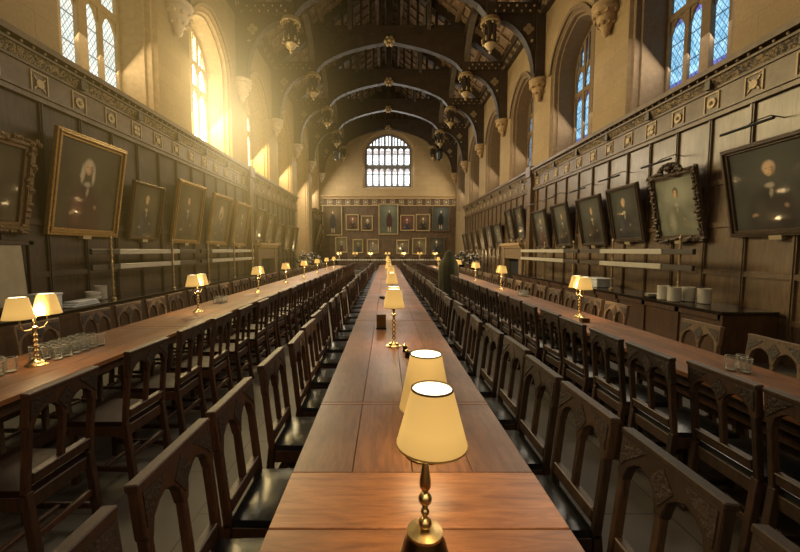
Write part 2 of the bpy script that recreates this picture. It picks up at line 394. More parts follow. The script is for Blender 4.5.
# ------------------------------------------------------------------ stone shell
Y0 = -3.0
def outline(W, z0, zs, za, n=16):
    pts=[(-W,z0),(-W,(z0+zs)/2),(-W,zs)]
    for i in range(1,n):
        u=-1+2*i/n
        pts.append((W*u, zs+(za-zs)*(0.8*(1-abs(u)**2.2)**0.62+0.2*(1-abs(u)))))
    return pts+[(W,zs),(W,(z0+zs)/2),(W,z0)]
WP = dict(W=1.42, z0=4.84, zs=7.95, za=9.25)
def side_wall(name, X, s, centers, y1, ztop, mats, special=None, label=''):
    b=MB(); edges=[]
    def Q(y,z,dx=0): return (X+s*dx, y, z)
    y=Y0
    for c in centers:
        p=special.get(c,WP) if special else WP
        W=p['W']; o=outline(W,p['z0'],p['zs'],p['za'])
        b.quad(Q(y,0),Q(c-W,0),Q(c-W,ztop),Q(y,ztop))
        if p['z0']>0: b.quad(Q(c-W,0),Q(c+W,0),Q(c+W,p['z0']),Q(c-W,p['z0']))
        top=o[2:-2]
        for i in range(len(top)-1):
            a,d=top[i],top[i+1]
            b.quad(Q(c+a[0],a[1]),Q(c+d[0],d[1]),Q(c+d[0],ztop),Q(c+a[0],ztop))
        D=p.get('D',0.8); zi=p['z0']+p.get('rise',0.46)
        rings=[(0,W,p['z0'],p['zs'],p['za'])]
        rings+= [(0.07,W-0.06,p['z0']+0.03,p['zs'],p['za']-0.06),(0.08,W-0.13,p['z0']+0.05,p['zs'],p['za']-0.13),
                 (0.2,W-0.15,p['z0']+0.12,p['zs'],p['za']-0.15),(0.21,W-0.21,p['z0']+0.13,p['zs'],p['za']-0.21),
                 (D,W-0.29,zi,p['zs']-0.02,p['za']-0.3)]
        prev=None; b.cur=1
        for (dx,w,z0,zs,za) in rings:
            cur=[Q(c+q[0],q[1],dx) for q in outline(w,z0,zs,za)]
            if prev:
                n=len(cur)
                for i in range(n-1): b.quad(prev[i],prev[i+1],cur[i+1],cur[i])
                b.quad(prev[-1],prev[0],cur[0],cur[-1])
            prev=cur
        b.cur=0
        # hood mould round the arch
        b.cur=1
        oo=outline(W+0.10,p['zs']-0.0,p['zs'],p['za']+0.11)[2:-2]; ii=o[2:-2]
        for i in range(len(oo)-1):
            a,d,e,f=oo[i],oo[i+1],ii[i+1],ii[i]
            b.quad(Q(c+a[0],a[1],-0.07),Q(c+d[0],d[1],-0.07),Q(c+e[0],e[1],-0.05),Q(c+f[0],f[1],-0.05))
            b.quad(Q(c+a[0],a[1],-0.07),Q(c+d[0],d[1],-0.07),Q(c+d[0],d[1],0),Q(c+a[0],a[1],0))
        b.cur=0
        y=c+W
    b.quad(Q(y,0),Q(y1,0),Q(y1,ztop),Q(y,ztop))
    o=b.build(name,mats); tag(o,label,'wall',None,'structure')
    return o
BAY = dict(W=1.75, z0=0.0, zs=7.2, za=9.0, D=2.2, rise=0.9)
ZT = 11.2
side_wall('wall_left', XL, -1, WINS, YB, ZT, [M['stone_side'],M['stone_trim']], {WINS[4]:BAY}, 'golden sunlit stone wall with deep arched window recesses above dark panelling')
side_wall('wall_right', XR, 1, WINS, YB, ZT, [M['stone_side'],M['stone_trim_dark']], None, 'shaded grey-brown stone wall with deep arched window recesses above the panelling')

wn=[0]
def hall_window(c, X, s, glass, label, trim, p=WP):
    wn[0]+=1
    D=p.get('D',0.8); W=p['W']-0.29; z0=p['z0']+p.get('rise',0.46); zs=p['zs']-0.02; za=p['za']-0.3
    root=empty('window_%d'%wn[0],(X+s*D,c,0)); tag(root,label,'window',None,'structure')
    fr=MB(); n=16
    # lights: two pairs either side of a stout centre mullion
    o=outline(W,z0,zs,za,n); i_=outline(W-0.09,z0+0.08,zs,za-0.1,n)
    for k in range(len(o)-1): fr.prism([o[k],o[k+1],i_[k+1],i_[k]],'yz',-0.08,0.08)
    def ztop(y):
        u=min(1,abs(y)/W); return zs+(za-zs)*(0.8*(1-u**2.2)**0.62+0.2*(1-u))-0.03
    for (y,w,d) in ((0,0.12,0.11),(-0.55*W/1.13,0.065,0.07),(0.55*W/1.13,0.065,0.07)):
        fr.box(-d,d,y-w,y+w,z0,ztop(y))
    for zt in ((z0+zs)/2-0.1+0.55,):
        fr.box(-0.08,0.08,-W+0.05,W-0.05,zt-0.08,zt+0.08)
    # pointed heads over each light, both tiers
    ls=[(-W+0.09,-0.55*W/1.13-0.07),(-0.55*W/1.13+0.07,-0.13),(0.13,0.55*W/1.13-0.07),(0.55*W/1.13+0.07,W-0.09)]
    zt=(z0+zs)/2+0.37
    for (a,d) in ls:
        m=(a+d)/2
        for zh in (zt, zs-0.1):
            for sg in (-1,1):
                e=a if sg<0 else d
                fr.prism([(e,zh-0.32),(e,zh+0.12),(m,zh+0.12),(m,zh-0.02),((e+m)/2,zh-0.1)],'yz',-0.05,0.05)
        # tracery above: small bars
        fr.box(-0.08,0.05,m-0.035,m+0.035,zs,max(zs+0.05,ztop(m)))
    fr.build('window_frame',trim,root,bevel=0.012)
    g=MB(); oo=outline(W,z0,zs,za,n)
    g._add([(0.0,q[0],q[1]) for q in oo],[tuple(range(len(oo)))])
    g.build('pane',glass,root)
    return root
gl=[G_L,G_LS,G_LW,G_LW,G_LW,G_LW]; gr=[G_R,G_R,G_RD,G_RD,G_RD,G_RD]
wl=['near the camera with pale leaded lights','blazing with golden sun','hazy with warm light','paler, beyond the hazy one','very tall bay','beside the back wall']
wr=['with blue leaded lights and roundels near the camera','second along, thin slivers of blue glass','third along, dim grey glass','fourth along, dim','fifth along, tan reveals','beside the back wall, dim']
for i,c in enumerate(WINS):
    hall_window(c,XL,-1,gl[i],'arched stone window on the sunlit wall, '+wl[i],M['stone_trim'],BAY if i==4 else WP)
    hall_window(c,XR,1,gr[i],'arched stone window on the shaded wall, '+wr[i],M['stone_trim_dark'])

# back wall with the great window
def back_wall():
    b=MB(); c=0.2; W,z0,zs,za=2.2,6.9,10.2,11.78
    def Q(x,z,dy=0): return (x,YB+dy,z)
    b.quad(Q(XL,0),Q(c-W,0),Q(c-W,16),Q(XL,16)); b.quad(Q(c+W,0),Q(XR,0),Q(XR,16),Q(c+W,16)); b.quad(Q(c-W,0),Q(c+W,0),Q(c+W,z0),Q(c-W,z0))
    o=outline(W,z0,zs,za); top=o[2:-2]
    for i in range(len(top)-1):
        a,d=top[i],top[i+1]; b.quad(Q(c+a[0],a[1]),Q(c+d[0],d[1]),Q(c+d[0],16),Q(c+a[0],16))
    prev=None; b.cur=1
    for (dy,w,zz,z2,z3) in ((0,W,z0,zs,za),(0.15,W-0.1,z0+0.1,zs,za-0.1),(0.16,W-0.17,z0+0.12,zs,za-0.17),(0.5,W-0.28,z0+0.2,zs,za-0.28)):
        cur=[Q(c+q[0],q[1],dy) for q in outline(w,zz,z2,z3)]
        if prev:
            for i in range(len(cur)-1): b.quad(prev[i],prev[i+1],cur[i+1],cur[i])
            b.quad(prev[-1],prev[0],cur[0],cur[-1])
        prev=cur
    b.cur=0
    tag(b.build('wall_back',[M['stone_back'],M['stone_trim']]),'pale stone end wall holding the great window above panelling','wall',None,'structure')
    root=empty('window_%d'%(wn[0]+1),(c,YB+0.5,0)); tag(root,'great end window of seven white leaded lights in two tiers','window',None,'structure')
    W2,z0,zs,za=W-0.28,z0+0.2,zs,za-0.28
    def ztop(x):
        u=min(1,abs(x)/W2); return zs+(za-zs)*(0.8*(1-u**2.2)**0.62+0.2*(1-u))-0.03
    fr=MB(); oo=outline(W2,z0,zs,za); ii=outline(W2-0.1,z0+0.06,zs,za-0.1)
    for k in range(len(oo)-1): fr.prism([oo[k],oo[k+1],ii[k+1],ii[k]],'xz',-0.15,0.1)
    xs=[-1.92,-1.34,-0.80,-0.30,0.30,0.80,1.34,1.92]
    for x in xs[1:-1]:
        w=0.085 if abs(x)<0.4 else 0.07
        fr.box(x-w,x+w,-0.14,0.1,z0,ztop(x))
    fr.box(-W2,W2,-0.12,0.1,z0-0.02,z0+0.1)
    for zt in (8.85,):
        fr.box(-W2,W2,-0.13,0.1,zt-0.09,zt+0.09)
    for a,d in zip(xs[:-1],xs[1:]):
        m=(a+d)/2
        for zh in (8.68,10.36):
            for sg in (-1,1):
                e=a if sg<0 else d
                fr.prism([(e,zh-0.3),(e,zh+0.1),(m,zh+0.1),(m,zh),((e+m)/2,zh-0.06)],'xz',-0.08,0.06)
            fr.box(a,d,-0.05,0.05,zh-0.52,zh-0.46)
            # roundel ring low in each light
            fr.lathe([(0.15,-0.05),(0.19,-0.05),(0.19,0.05),(0.15,0.05)],12,(m,0,zh-1.42),'y',caps=False)
        if ztop(m)>10.6: fr.box(m-0.05,m+0.05,-0.08,0.05,10.45,ztop(m))
    fr.box(-W2+0.3,W2-0.3,-0.1,0.06,10.44,10.56)
    fr.build('window_frame',M['stone_blue'],root)
    g=MB(); g._add([(q[0],0.07,q[1]) for q in oo],[tuple(range(len(oo)))]); g.build('pane',G_B,root)
back_wall()
b=MB(); b.box(XL-0.5,XR+0.5,Y0-0.3,Y0,0,16)
tag(b.build('wall_front',M['stone_back']),'stone wall closing the hall behind the camera','wall',None,'structure')
b=MB(); b.box(XL-2.6,XR+1.2,Y0-0.3,YB+0.8,-0.2,0)
tag(b.build('floor',M['floor']),'dark grey stone flagged floor of the hall','floor',None,'structure')

# ------------------------------------------------------------------ roof
HALF=(XR-XL)/2
ZR=15.4; ZP=10.95
def zroof(x): return ZP+(ZR-ZP)*(1-abs(x-XC)/HALF)
b=MB()
for s in (-1,1):
    xe=XC+s*(HALF+0.6)
    b.hexa([(xe,Y0-0.3,zroof(xe)),(XC,Y0-0.3,ZR),(XC,YB+0.6,ZR),(xe,YB+0.6,zroof(xe))],
           [(xe,Y0-0.3,zroof(xe)+0.2),(XC,Y0-0.3,ZR+0.2),(XC,YB+0.6,ZR+0.2),(xe,YB+0.6,zroof(xe)+0.2)])
    for k in range(13):                                   # board ribs running the length of the hall
        x=XC+s*HALF*(k+0.5)/13.2
        w=0.10 if k%3==1 else 0.045; d=0.2 if k%3==1 else 0.08
        b.box(x-w,x+w,Y0,YB,zroof(x)-d,zroof(x)+0.02)
tag(b.build('ceiling',M['roof']),'dark oak boarded roof with long ribs running the length of the hall','ceiling',None,'structure')
# common rafters
b=MB()
y=Y0+0.4
while y<YB:
    for s in (-1,1):
        xe=XC+s*HALF
        b.hexa([(xe,y-0.06,ZP-0.1),(XC,y-0.06,ZR-0.1),(XC,y+0.06,ZR-0.1),(xe,y+0.06,ZP-0.1)],
               [(xe,y-0.06,ZP),(XC,y-0.06,ZR),(XC,y+0.06,ZR),(xe,y+0.06,ZP)])
    y+=0.72
tag(b.build('ceiling_rafter_rib',M['roof']),'close-set dark common rafters under the boarded roof','rafters',None,'structure')

def arc(p0,p1,bulge,n=14):
    """quarter-ellipse like curve from p0 (vertical start) to p1 (horizontal end)"""
    return [(p0[0]+(p1[0]-p0[0])*(1-math.cos(t*PI/2))**bulge, p0[1]+(p1[1]-p0[1])*math.sin(t*PI/2)**bulge) for t in [i/n for i in range(n+1)]]

XH=3.78        # hammer posts stand this far from the middle
def make_truss():
    root=empty('roof_truss',(XC,0,0)); tag(root,'x','roof truss','oak hammer-beam trusses','structure')
    for s in (-1,1):
        S=lambda pts:[(s*x,z) for x,z in pts]
        wp=MB(); wp.box(s*(HALF-0.02),s*(HALF-0.34),-0.2,0.2,8.05,10.95)
        wp.box(s*(HALF-0.02),s*(HALF-0.40),-0.24,0.24,8.05,8.25); wp.build('wall_post',M['truss'],root)
        hb=MB(); hb.box(s*(HALF),s*(XH-0.22),-0.21,0.21,10.42,10.82)
        hb.cur=1
        for k in range(6):
            x=s*(XH+0.1+k*0.32); hb.box(x-0.03,x+0.03,-0.25,-0.2,10.46,10.53); 
            hb.ball((x+s*0.16,-0.22,10.68),0.042,8,4)
        hb.build('hammer_beam',[M['truss'],M['emblem']],root)
        a=arc((HALF-0.36,8.2),(XH+0.1,10.3),1.0); c=arc((HALF-0.2,8.6),(XH+0.1,10.44),1.0)
        br=MB(); br.prism(S([(HALF-0.2,8.2)]+a+[(XH-0.1,10.3),(XH-0.1,10.44),(HALF-0.2,10.44)]),'xz',-0.13,0.13)
        br.cur=1
        cx,cz=s*(HALF-0.62),9.9
        for dx,dz in ((-.11,0),(.11,0),(0,.11),(0,-.11)): br.lathe([(0.055,-0.15),(0.09,-0.15),(0.09,-0.12)],10,(cx+dx,0,cz+dz),'y')
        br.ball((cx-s*-0.14,-0.14,cz-0.42),0.06,8,4)
        br.build('curved_brace',[M['truss'],M['emblem']],root)
        md=MB(); aa=[(x-0.07*0.7,z+0.0) for x,z in a]
        md.band(S([(x,z) for x,z in a]),S([(x-0.03,z-0.035) for x,z in a]),'xz',-0.15,0.15)
        md.build('brace_moulding',M['truss_lit'],root)
        hp=MB(); hp.box(s*(XH-0.2),s*(XH+0.16),-0.2,0.2,10.3,zroof(XC+XH)-0.05); hp.build('hammer_post',M['truss'],root)
        pr=MB(); pr.hexa([(s*HALF,-0.18,ZP-0.45),(0,-0.18,ZR-0.45),(0,0.18,ZR-0.45),(s*HALF,0.18,ZP-0.45)],
                         [(s*HALF,-0.18,ZP),(0,-0.18,ZR),(0,0.18,ZR),(s*HALF,0.18,ZP)]); pr.build('principal_rafter',M['truss'],root)
        # pendant under the hammer post: gilt coronet, dark openwork cage, gilt cup
        pd=MB(); x=s*(XH-0.02)
        pd.lathe([(0.22,10.36),(0.32,10.32),(0.38,10.16),(0.31,10.13),(0.27,10.22),(0.12,10.24)],16,(x,0,0))
        for k in range(8):
            t=2*PI*k/8; pd.ball((x+0.33*math.cos(t),0.33*math.sin(t),10.06),0.045,6,4)
        pe=pd.build('pendant_coronet',M['gilt'],root,smooth=True)
        pc=MB()
        pc.lathe([(0.10,10.2),(0.10,9.4)],10,(x,0,0))
        for k in range(6):
            t=2*PI*k/6; pc.box(x+0.19*math.cos(t)-0.03,x+0.19*math.cos(t)+0.03,0.19*math.sin(t)-0.03,0.19*math.sin(t)+0.03,9.42,10.14)
        pc.build('pendant_cage',M['truss'],root)
        pu=MB(); pu.lathe([(0.02,9.08),(0.06,9.13),(0.045,9.2),(0.13,9.27),(0.23,9.40),(0.21,9.44),(0.09,9.42)],14,(x,0,0))
        for k in range(8):
            t=2*PI*k/8; xx,yy=x+0.30*math.cos(t),0.30*math.sin(t)
            pu.lathe([(0.035,9.46),(0.045,9.54),(0.012,9.64)],6,(xx,yy,0))
        pu.build('pendant_cup',M['gilt'],root,smooth=True)
        # carved stone corbel under the wall post
        co=MB(); xw=s*(HALF-0.0)
        co.lathe([(0.03,7.3),(0.09,7.36),(0.12,7.5),(0.22,7.62),(0.25,7.78),(0.35,7.86),(0.36,7.94),(0.31,7.97),(0.38,8.05),(0.38,8.1)],12,(xw-s*0.12,0,0))
        
        for k in range(9):
            t=2*PI*k/9
            co.ball((xw-s*0.12+0.30*math.cos(t),0.30*math.sin(t),7.84),0.06,7,4); co.ball((xw-s*0.12+0.2*math.cos(t+.3),0.2*math.sin(t+.3),7.6),0.05,7,4)
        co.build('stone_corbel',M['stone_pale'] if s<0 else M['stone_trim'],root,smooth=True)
    # central four-centred arch with solid spandrels up to the collar
    n=24; low=[]
    for i in range(n+1):
        u=-1+2*i/n; low.append(((XH-0.2)*u, 10.45+1.35*(0.6*(1-abs(u)**2.4)**0.6+0.4*(1-abs(u)))))
    ar=MB(); up=[(x,12.15) for x,z in low]
    ar.band(low,up,'xz',-0.15,0.15); 
    ar.build('main_arch',M['truss'],root)
    am=MB(); am.band(low,[(x*0.994,z-0.022) for x,z in low],'xz',-0.165,0.165); am.build('arch_moulding',M['truss_lit'],root)
    cb=MB(); cb.box(-XH,XH,-0.19,0.19,12.12,12.5); cb.box(-XH,XH,-0.24,0.24,12.42,12.5)
    cb.cur=1
    for s in (-1,1):
        for dx,dz in ((-.1,0),(.1,0),(0,.1),(0,-.1)): cb.lathe([(0.04,-0.1),(0.075,-0.1),(0.075,-0.06)],8,(s*3.25+dx,0,11.86+dz),'y')
    cb.build('collar_beam',[M['truss'],M['brace']],root)
    tr=MB()
    for k in range(-7,8):
        x=k*0.46; zt=zroof(XC+x)-0.4
        if zt>12.6: tr.box(x-0.06,x+0.06,-0.08,0.08,12.5,zt)
    tr.box(-0.16,0.16,-0.16,0.16,12.5,ZR-0.3)
    tr.build('upper_tracery',M['truss'],root)
    bo=MB(); z=11.78
    for k in range(6):
        t=2*PI*k/6; bo.ball((0.17*math.cos(t),-0.2,z+0.17*math.sin(t)),0.11,8,5)
    bo.ball((0,-0.27,z),0.1,8,5); bo.build('gilt_boss',M['gilt'],root,smooth=True)
    reg(root); return root
t0=make_truss()
tn=['over the camera','first whole one ahead of the camera','second ahead','third ahead','fourth ahead','fifth ahead','against the end wall']
for i,y in enumerate(TRUSS):
    o=t0 if i==0 else copy_tree(t0)
    o.location=(XC,min(y,YB-0.22),0); o['label']='dark oak hammer-beam roof truss with gilt pendants, '+tn[i]
# longitudinal members: wall plates with carved drops, arcade plates and their curved braces
for s,side in ((-1,'sunlit'),(1,'shaded')):
    root=empty('roof_plate',(XC,0,0)); tag(root,'long dark oak roof plates and curved braces on the %s side'%side,'roof timber',None,'structure')
    w=MB(); w.box(s*(HALF),s*(HALF-0.22),Y0,YB,10.4,10.9); w.box(s*HALF,s*(HALF-0.32),Y0,YB,10.78,10.95)
    w.cur=1; y=Y0+0.2
    while y<YB-0.2:
        w.box(s*(HALF-0.2),s*(HALF-0.26),y-0.05,y+0.05,10.42,10.54); w.box(s*(HALF-0.2),s*(HALF-0.25),y+0.2,y+0.32,10.6,10.72); y+=0.52
    w.build('wall_plate',[M['truss'],M['emblem']],root)
    p=MB(); p.box(s*(XH-0.16),s*(XH+0.14),Y0,YB,13.35,13.6) if False else None
    zz=zroof(XC+XH)-0.12
    p.box(s*(XH-0.16),s*(XH+0.14),Y0,YB,zz-0.28,zz); p.build('arcade_plate',M['truss'],root)
    q=MB()
    for i in range(len(TRUSS)-1):
        ya,yb=TRUSS[i],min(TRUSS[i+1],YB-0.2)
        for (e,d) in ((ya+0.2,1),(yb-0.2,-1)):
            a=arc((e,10.75),(e+d*1.95,zz-0.25),1.0,10); c=[(y_+d*-0.16 if k<7 else y_,z_+0.16) for k,(y_,z_) in enumerate(a)]
            c=[(yy+d*-0.14*(1-k/10),z_+0.16*(k/10)) for k,(yy,z_) in enumerate(a)]
            q.band([(y_,z_) for y_,z_ in a],c,'yz',s*(XH-0.14),s*(XH+0.12))
    q.build('arcade_brace',M['brace'],root)
    r=MB()
    for f,dz in ((0.33,0.1),(0.02,0.1)):
        x=s*HALF*f; z=zroof(XC+x)-0.1
        r.box(x-0.12,x+0.12,Y0,YB,z-0.3,z)
    for i in range(len(TRUSS)-1):
        ym=(TRUSS[i]+TRUSS[i+1])/2; x=s*HALF*0.33; z=zroof(XC+x)-0.4
        for yy in (TRUSS[i]+0.3,TRUSS[i+1]-0.3):
            r.box(x-0.09,x+0.09,yy-0.09,yy+0.09,12.3,z)
    r.build('purlin',M['brace'],root)

# ------------------------------------------------------------------ wall panelling, frieze and cornice
def panelling(name, X, s, y0, y1, label, zt=4.05):
    """X: front face of the boards, s: +1 when the room lies toward -X"""
    d=-s
    root=empty(name,(0,0,0)); tag(root,label,'panelling',None,'structure')
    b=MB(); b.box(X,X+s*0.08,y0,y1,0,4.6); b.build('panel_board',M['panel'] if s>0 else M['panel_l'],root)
    st=MB(); y=5.28-0.76*20
    ys=[]
    while y<y1:
        if y>y0: ys.append(y)
        y+=0.76
    for y in ys: st.box(X+d*0.035,X,y-0.035,y+0.035,0,zt); st.box(X+d*0.05,X,y-0.012,y+0.012,0,zt)
    for z in (0.62,1.29,2.12,2.86): st.box(X+d*0.03,X,y0,y1,z-0.045,z+0.045)
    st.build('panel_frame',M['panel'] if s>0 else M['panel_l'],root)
    c=MB()
    c.box(X+d*0.07,X,y0,y1,zt-0.05,zt+0.05); c.box(X+d*0.10,X,y0,y1,zt+0.03,zt+0.07)
    c.box(X+d*0.05,X,y0,y1,4.50,4.54); c.box(X+d*0.14,X,y0,y1,4.68,4.72); c.box(X+d*0.2,X,y0,y1,4.77,4.86)
    c.box(X+d*0.02,X+s*0.06,y0,y1,4.05,4.86)
    c.build('cornice_moulding',M['panel_hi'],root)
    g=MB(); g.hexa([(X+d*0.04,y0,4.54),(X+d*0.11,y0,4.68),(X+d*0.11,y1,4.68),(X+d*0.04,y1,4.54)],[(X,y0,4.54),(X,y0,4.68),(X,y1,4.68),(X,y1,4.54)])
    g.build('carved_band',M['gilt_carved'],root)
    e=MB(); y=y0+0.1
    while y<y1:
        e.ball((X+d*0.155,y,4.74),0.022,6,4); y+=0.19
    e.build('bead_row',M['emblem'],root)
    m=MB(); rng=random.Random(3)
    for y in ys:
        x0,x1=X+d*0.04,X
        zc=4.29
        for (a0,a1,b0,b1) in ((-.15,.15,-.17,-.15),(-.15,.15,.15,.17),(-.15,-.13,-.15,.15),(.13,.15,-.15,.15)):
            m.box(x0,x1,y+a0,y+a1,zc+b0,zc+b1)
        k=rng.randrange(3)
        if k==0:
            for sg in (-1,1): m.hexa([(x0,y-.1,zc-sg*.1-.015),(x0,y-.1,zc-sg*.1+.015),(x0,y+.1,zc+sg*.1+.015),(x0,y+.1,zc+sg*.1-.015)],[(x1,y-.1,zc-sg*.1-.015),(x1,y-.1,zc-sg*.1+.015),(x1,y+.1,zc+sg*.1+.015),(x1,y+.1,zc+sg*.1-.015)])
            m.lathe([(0.045,0),(0.07,0),(0.07,d*0.05),(0.045,d*0.05)],10,(X,y,zc),'x')
        elif k==1:
            m.lathe([(0.06,0),(0.09,0),(0.09,d*0.045),(0.06,d*0.045)],12,(X,y,zc),'x'); m.ball((x0,y,zc),0.04,8,4)
        else:
            for dy,dz in ((-.05,-.05),(.05,-.05),(-.05,.05),(.05,.05)): m.lathe([(0.02,0),(0.045,0),(0.045,d*0.045),(0.02,d*0.045)],8,(X,y+dy,zc+dz),'x')
            m.box(x0,x1,y-.012,y+.012,zc-.11,zc+.11)
    m.build('frieze_emblem',M['emblem'],root)
    k=MB()
    for y in ys[::2]: k.box(X+d*0.13,X,y-0.05,y+0.05,4.52,4.70)
    k.build('cornice_bracket',M['rail_dark'],root)
    return root
PL, PR = -5.50, 5.84
panelling('trim_1',PL,-1,Y0,22.7,'dark oak panelling with carved frieze and cornice along the sunlit wall')
panelling('trim_2',PR,1,Y0,27.6,'dark oak panelling with carved frieze and cornice along the shaded wall')
panelling('trim_3',PL,-1,28.3,YB,'short length of panelling beyond the tall bay on the sunlit wall')
for nm,X,s,lab in (('trim_4',PL,-1,'sunlit'),('trim_5',PR,1,'shaded')):
    b=MB(); d=-s
    b.box(X+d*0.16,X,14.75,15.1,0,4.86); b.box(X+d*0.22,X,14.7,15.15,4.55,4.95); b.box(X+d*0.22,X,14.7,15.15,0,0.3)
    tag(b.build(nm,M['panel_hi']),'oak pilaster breaking the cornice of the %s wall'%lab,'pilaster',None,'structure')
# end wall panelling
def end_panelling():
    root=empty('trim_6',(0,0,0)); tag(root,'tall dark oak panelling with a row of pale emblems across the end wall','panelling',None,'structure')
    Y=YB-0.1
    b=MB(); b.box(XL,XR,Y,YB,0,6.0); b.build('panel_board',M['panel_end'],root)
    st=MB(); x=XC-5.7
    xs=[]
    while x<XR: xs.append(x); x+=0.76
    for x in xs: st.box(x-0.035,x+0.035,Y-0.035,Y,0,5.5)
    for z in (0.9,1.75,2.6,3.5,4.5): st.box(XL,XR,Y-0.03,Y,z-0.04,z+0.04)
    st.build('panel_frame',M['panel'],root)
    c=MB(); c.box(XL,XR,Y-0.08,Y,5.4,5.48); c.box(XL,XR,Y-0.1,Y,5.98,6.06); c.box(XL,XR,Y-0.22,YB,6.18,6.28); c.box(XL,XR,Y-0.12,YB,6.0,6.2)
    c.build('cornice_moulding',M['stone_trim'],root)
    m=MB()
    for x in xs:
        for (a0,a1,b0,b1) in ((-.21,.21,-.22,-.17),(-.21,.21,.17,.22),(-.21,-.16,-.17,.17),(.16,.21,-.17,.17)):
            m.box(x+a0,x+a1,Y-0.05,Y,5.72+b0,5.72+b1)
        m.lathe([(0.06,-0.05),(0.11,-0.05),(0.11,0),(0.06,0)],10,(x,Y,5.72),'y')
    m.build('frieze_emblem',M['emblem'],root)
end_panelling()

# ------------------------------------------------------------------ counters, racks
def counter(X0, X1, y0, y1, s, label):
    root=empty('serving_counter',((X0+X1)/2,(y0+y1)/2,0)); tag(root,label,'counter','serving counters along the walls')
    hx=abs(X1-X0)/2; hy=(y1-y0)/2; f=-s
    b=MB(); b.box(-hx,hx,-hy,hy,0.0,0.72); b.build('counter_body',M['counter'],root)
    fr=MB(); xf=f*hx; y=-hy
    k=0
    while y<hy+0.01:
        fr.box(xf,xf+f*0.025,y-0.04,y+0.04,0,0.72); y+=0.82
    fr.box(xf,xf+f*0.03,-hy,hy,0,0.12); fr.box(xf,xf+f*0.025,-hy,hy,0.64,0.72)
    fr.build('front_frame',M['counter'],root)
    t=MB(); t.box(-hx,hx,-hy-0.03,hy,0.72,0.77) if False else t.box(min(-hx*1, -hx+f*0.04) if f<0 else -hx, hx+0.04 if f>0 else hx, -hy-0.03,hy,0.72,0.77)
    t.build('worktop',M['counter_top'],root,bevel=0.008)
    return root
counter(-5.44,-4.85,2.6,14.4,-1,'long dark polished counter with oak front under the sunlit wall portraits')
counter(4.95,5.78,5.4,14.4,1,'long dark polished counter with oak front under the shaded wall portraits')

def rack(X, y0, y1, pale, posts, label):
    root=empty('serving_rack',(X,y0,0.77)); tag(root,label,'rack','long double-rail racks standing on the counters')
    for z in (0.60,0.88):
        r=MB(); r.box(-0.03,0.03,0,y1-y0,z-0.048,z+0.048); ro=r.build('rail',M['rail_dark'],root,bevel=0.006)
        p=MB(); p.box(-0.045,0.045,pale[0]-y0,pale[1]-y0,z-0.05,z+0.05); p.build('pale_rail_front',M['steel'],ro,bevel=0.006)
    for y in posts:
        q=MB(); prof=[(0.05,0),(0.05,0.02),(0.02,0.05)]
        zz=0.05
        while zz<1.05:
            prof+=[(0.016,zz),(0.03,zz+0.04),(0.016,zz+0.08),(0.022,zz+0.1)]; zz+=0.12
        prof+=[(0.03,1.12),(0.008,1.18)]
        q.lathe(prof,10,(0.06,y-y0,0)); q.build('post',M['post'],root,smooth=True)
rack(-5.1,6.4,9.9,(7.05,9.1),(6.8,8.75),'pale double-rail rack on brass posts standing first along the sunlit counter')
rack(-5.1,10.2,14.3,(10.8,14.2),(10.5,12.3,14.0),'pale double-rail rack on brass posts standing further along the sunlit counter')
rack(5.2,6.25,9.9,(6.95,8.95),(6.63,8.6),'pale double-rail rack on brass posts standing first along the shaded counter')
rack(5.2,10.0,14.3,(10.8,14.2),(10.4,12.3,14.0),'pale double-rail rack on brass posts standing further along the shaded counter')

def vessel(name, prof, loc, mat, label, cat, group=None, n=20, rim=None):
    b=MB(); b.lathe(prof,n,(0,0,0)); o=b.build(name,mat,None,smooth=True); o.location=loc; tag(o,label,cat,group); return o
crock=[(0.088,0),(0.098,0.01),(0.099,0.235),(0.103,0.24),(0.103,0.255),(0.094,0.255),(0.09,0.03)]
CZ=0.772
for (x,y,lab) in ((5.10,6.76,'tall white crock at the far end of the four on the shaded counter'),(5.10,6.51,'tall white crock second from the far end on the shaded counter'),
                  (5.37,6.53,'tall white crock third from the far end on the shaded counter'),(5.42,6.26,'tall white crock at the near end of the four on the shaded counter')):
    vessel('crock',crock,(x,y,CZ),M['white'],lab,'crock','white crocks on the shaded counter')
plate=[(0.06,0),(0.075,0.008),(0.13,0.022),(0.132,0.026),(0.075,0.013),(0.02,0.011)]
for k in range(3):
    vessel('plate',plate,(5.16,7.12,CZ+k*0.022),M['white'],'white plate beside the crocks on the shaded counter, %s in its stack'%('bottom','middle','top')[k],'plate','plates beside the crocks')
bowl=[(0.05,0),(0.06,0.012),(0.105,0.06),(0.115,0.11),(0.119,0.112),(0.109,0.062),(0.05,0.02)]
for k in range(2):
    vessel('bowl',bowl,(-5.14,6.46,CZ+k*0.07),M['white'],'white bowl on the sunlit counter, %s of the stacked two'%('lower','upper')[k],'bowl','stacked white bowls')
vessel('crock',crock,(-5.26,6.78,CZ),M['white'],'white crock beside the stacked bowls on the sunlit counter','crock')
b=MB(); b.T=None
for k in range(3): b.box(-0.12,0.12,-0.28+0.05*k,0.28-0.03*k,0.03*k,0.03*k+0.028)
o=b.build('folded_cloth',M['cloth'],None,bevel=0.01); o.location=(-5.0,6.0,CZ); tag(o,'pale folded cloth lying on the sunlit counter behind the brass lamp','cloth')
b=MB(); b.box(-0.15,0.15,-0.12,0.12,0,0.25); b.box(-0.16,0.16,-0.13,0.13,0.22,0.26)
o=b.build('storage_tub',M['cloth'],None,bevel=0.01); o.location=(-5.12,5.53,CZ); tag(o,'grey lidded tub on the sunlit counter behind the double lamp','tub')
b=MB(); b.box(-0.2,0.2,-0.3,0.3,0,0.2); b.box(-0.22,0.22,-0.32,0.32,0.18,0.215)
o=b.build('storage_tub',M['cloth'],None,bevel=0.01); o.location=(5.32,9.25,CZ); tag(o,'grey lidded tub under the rack on the shaded counter','tub')

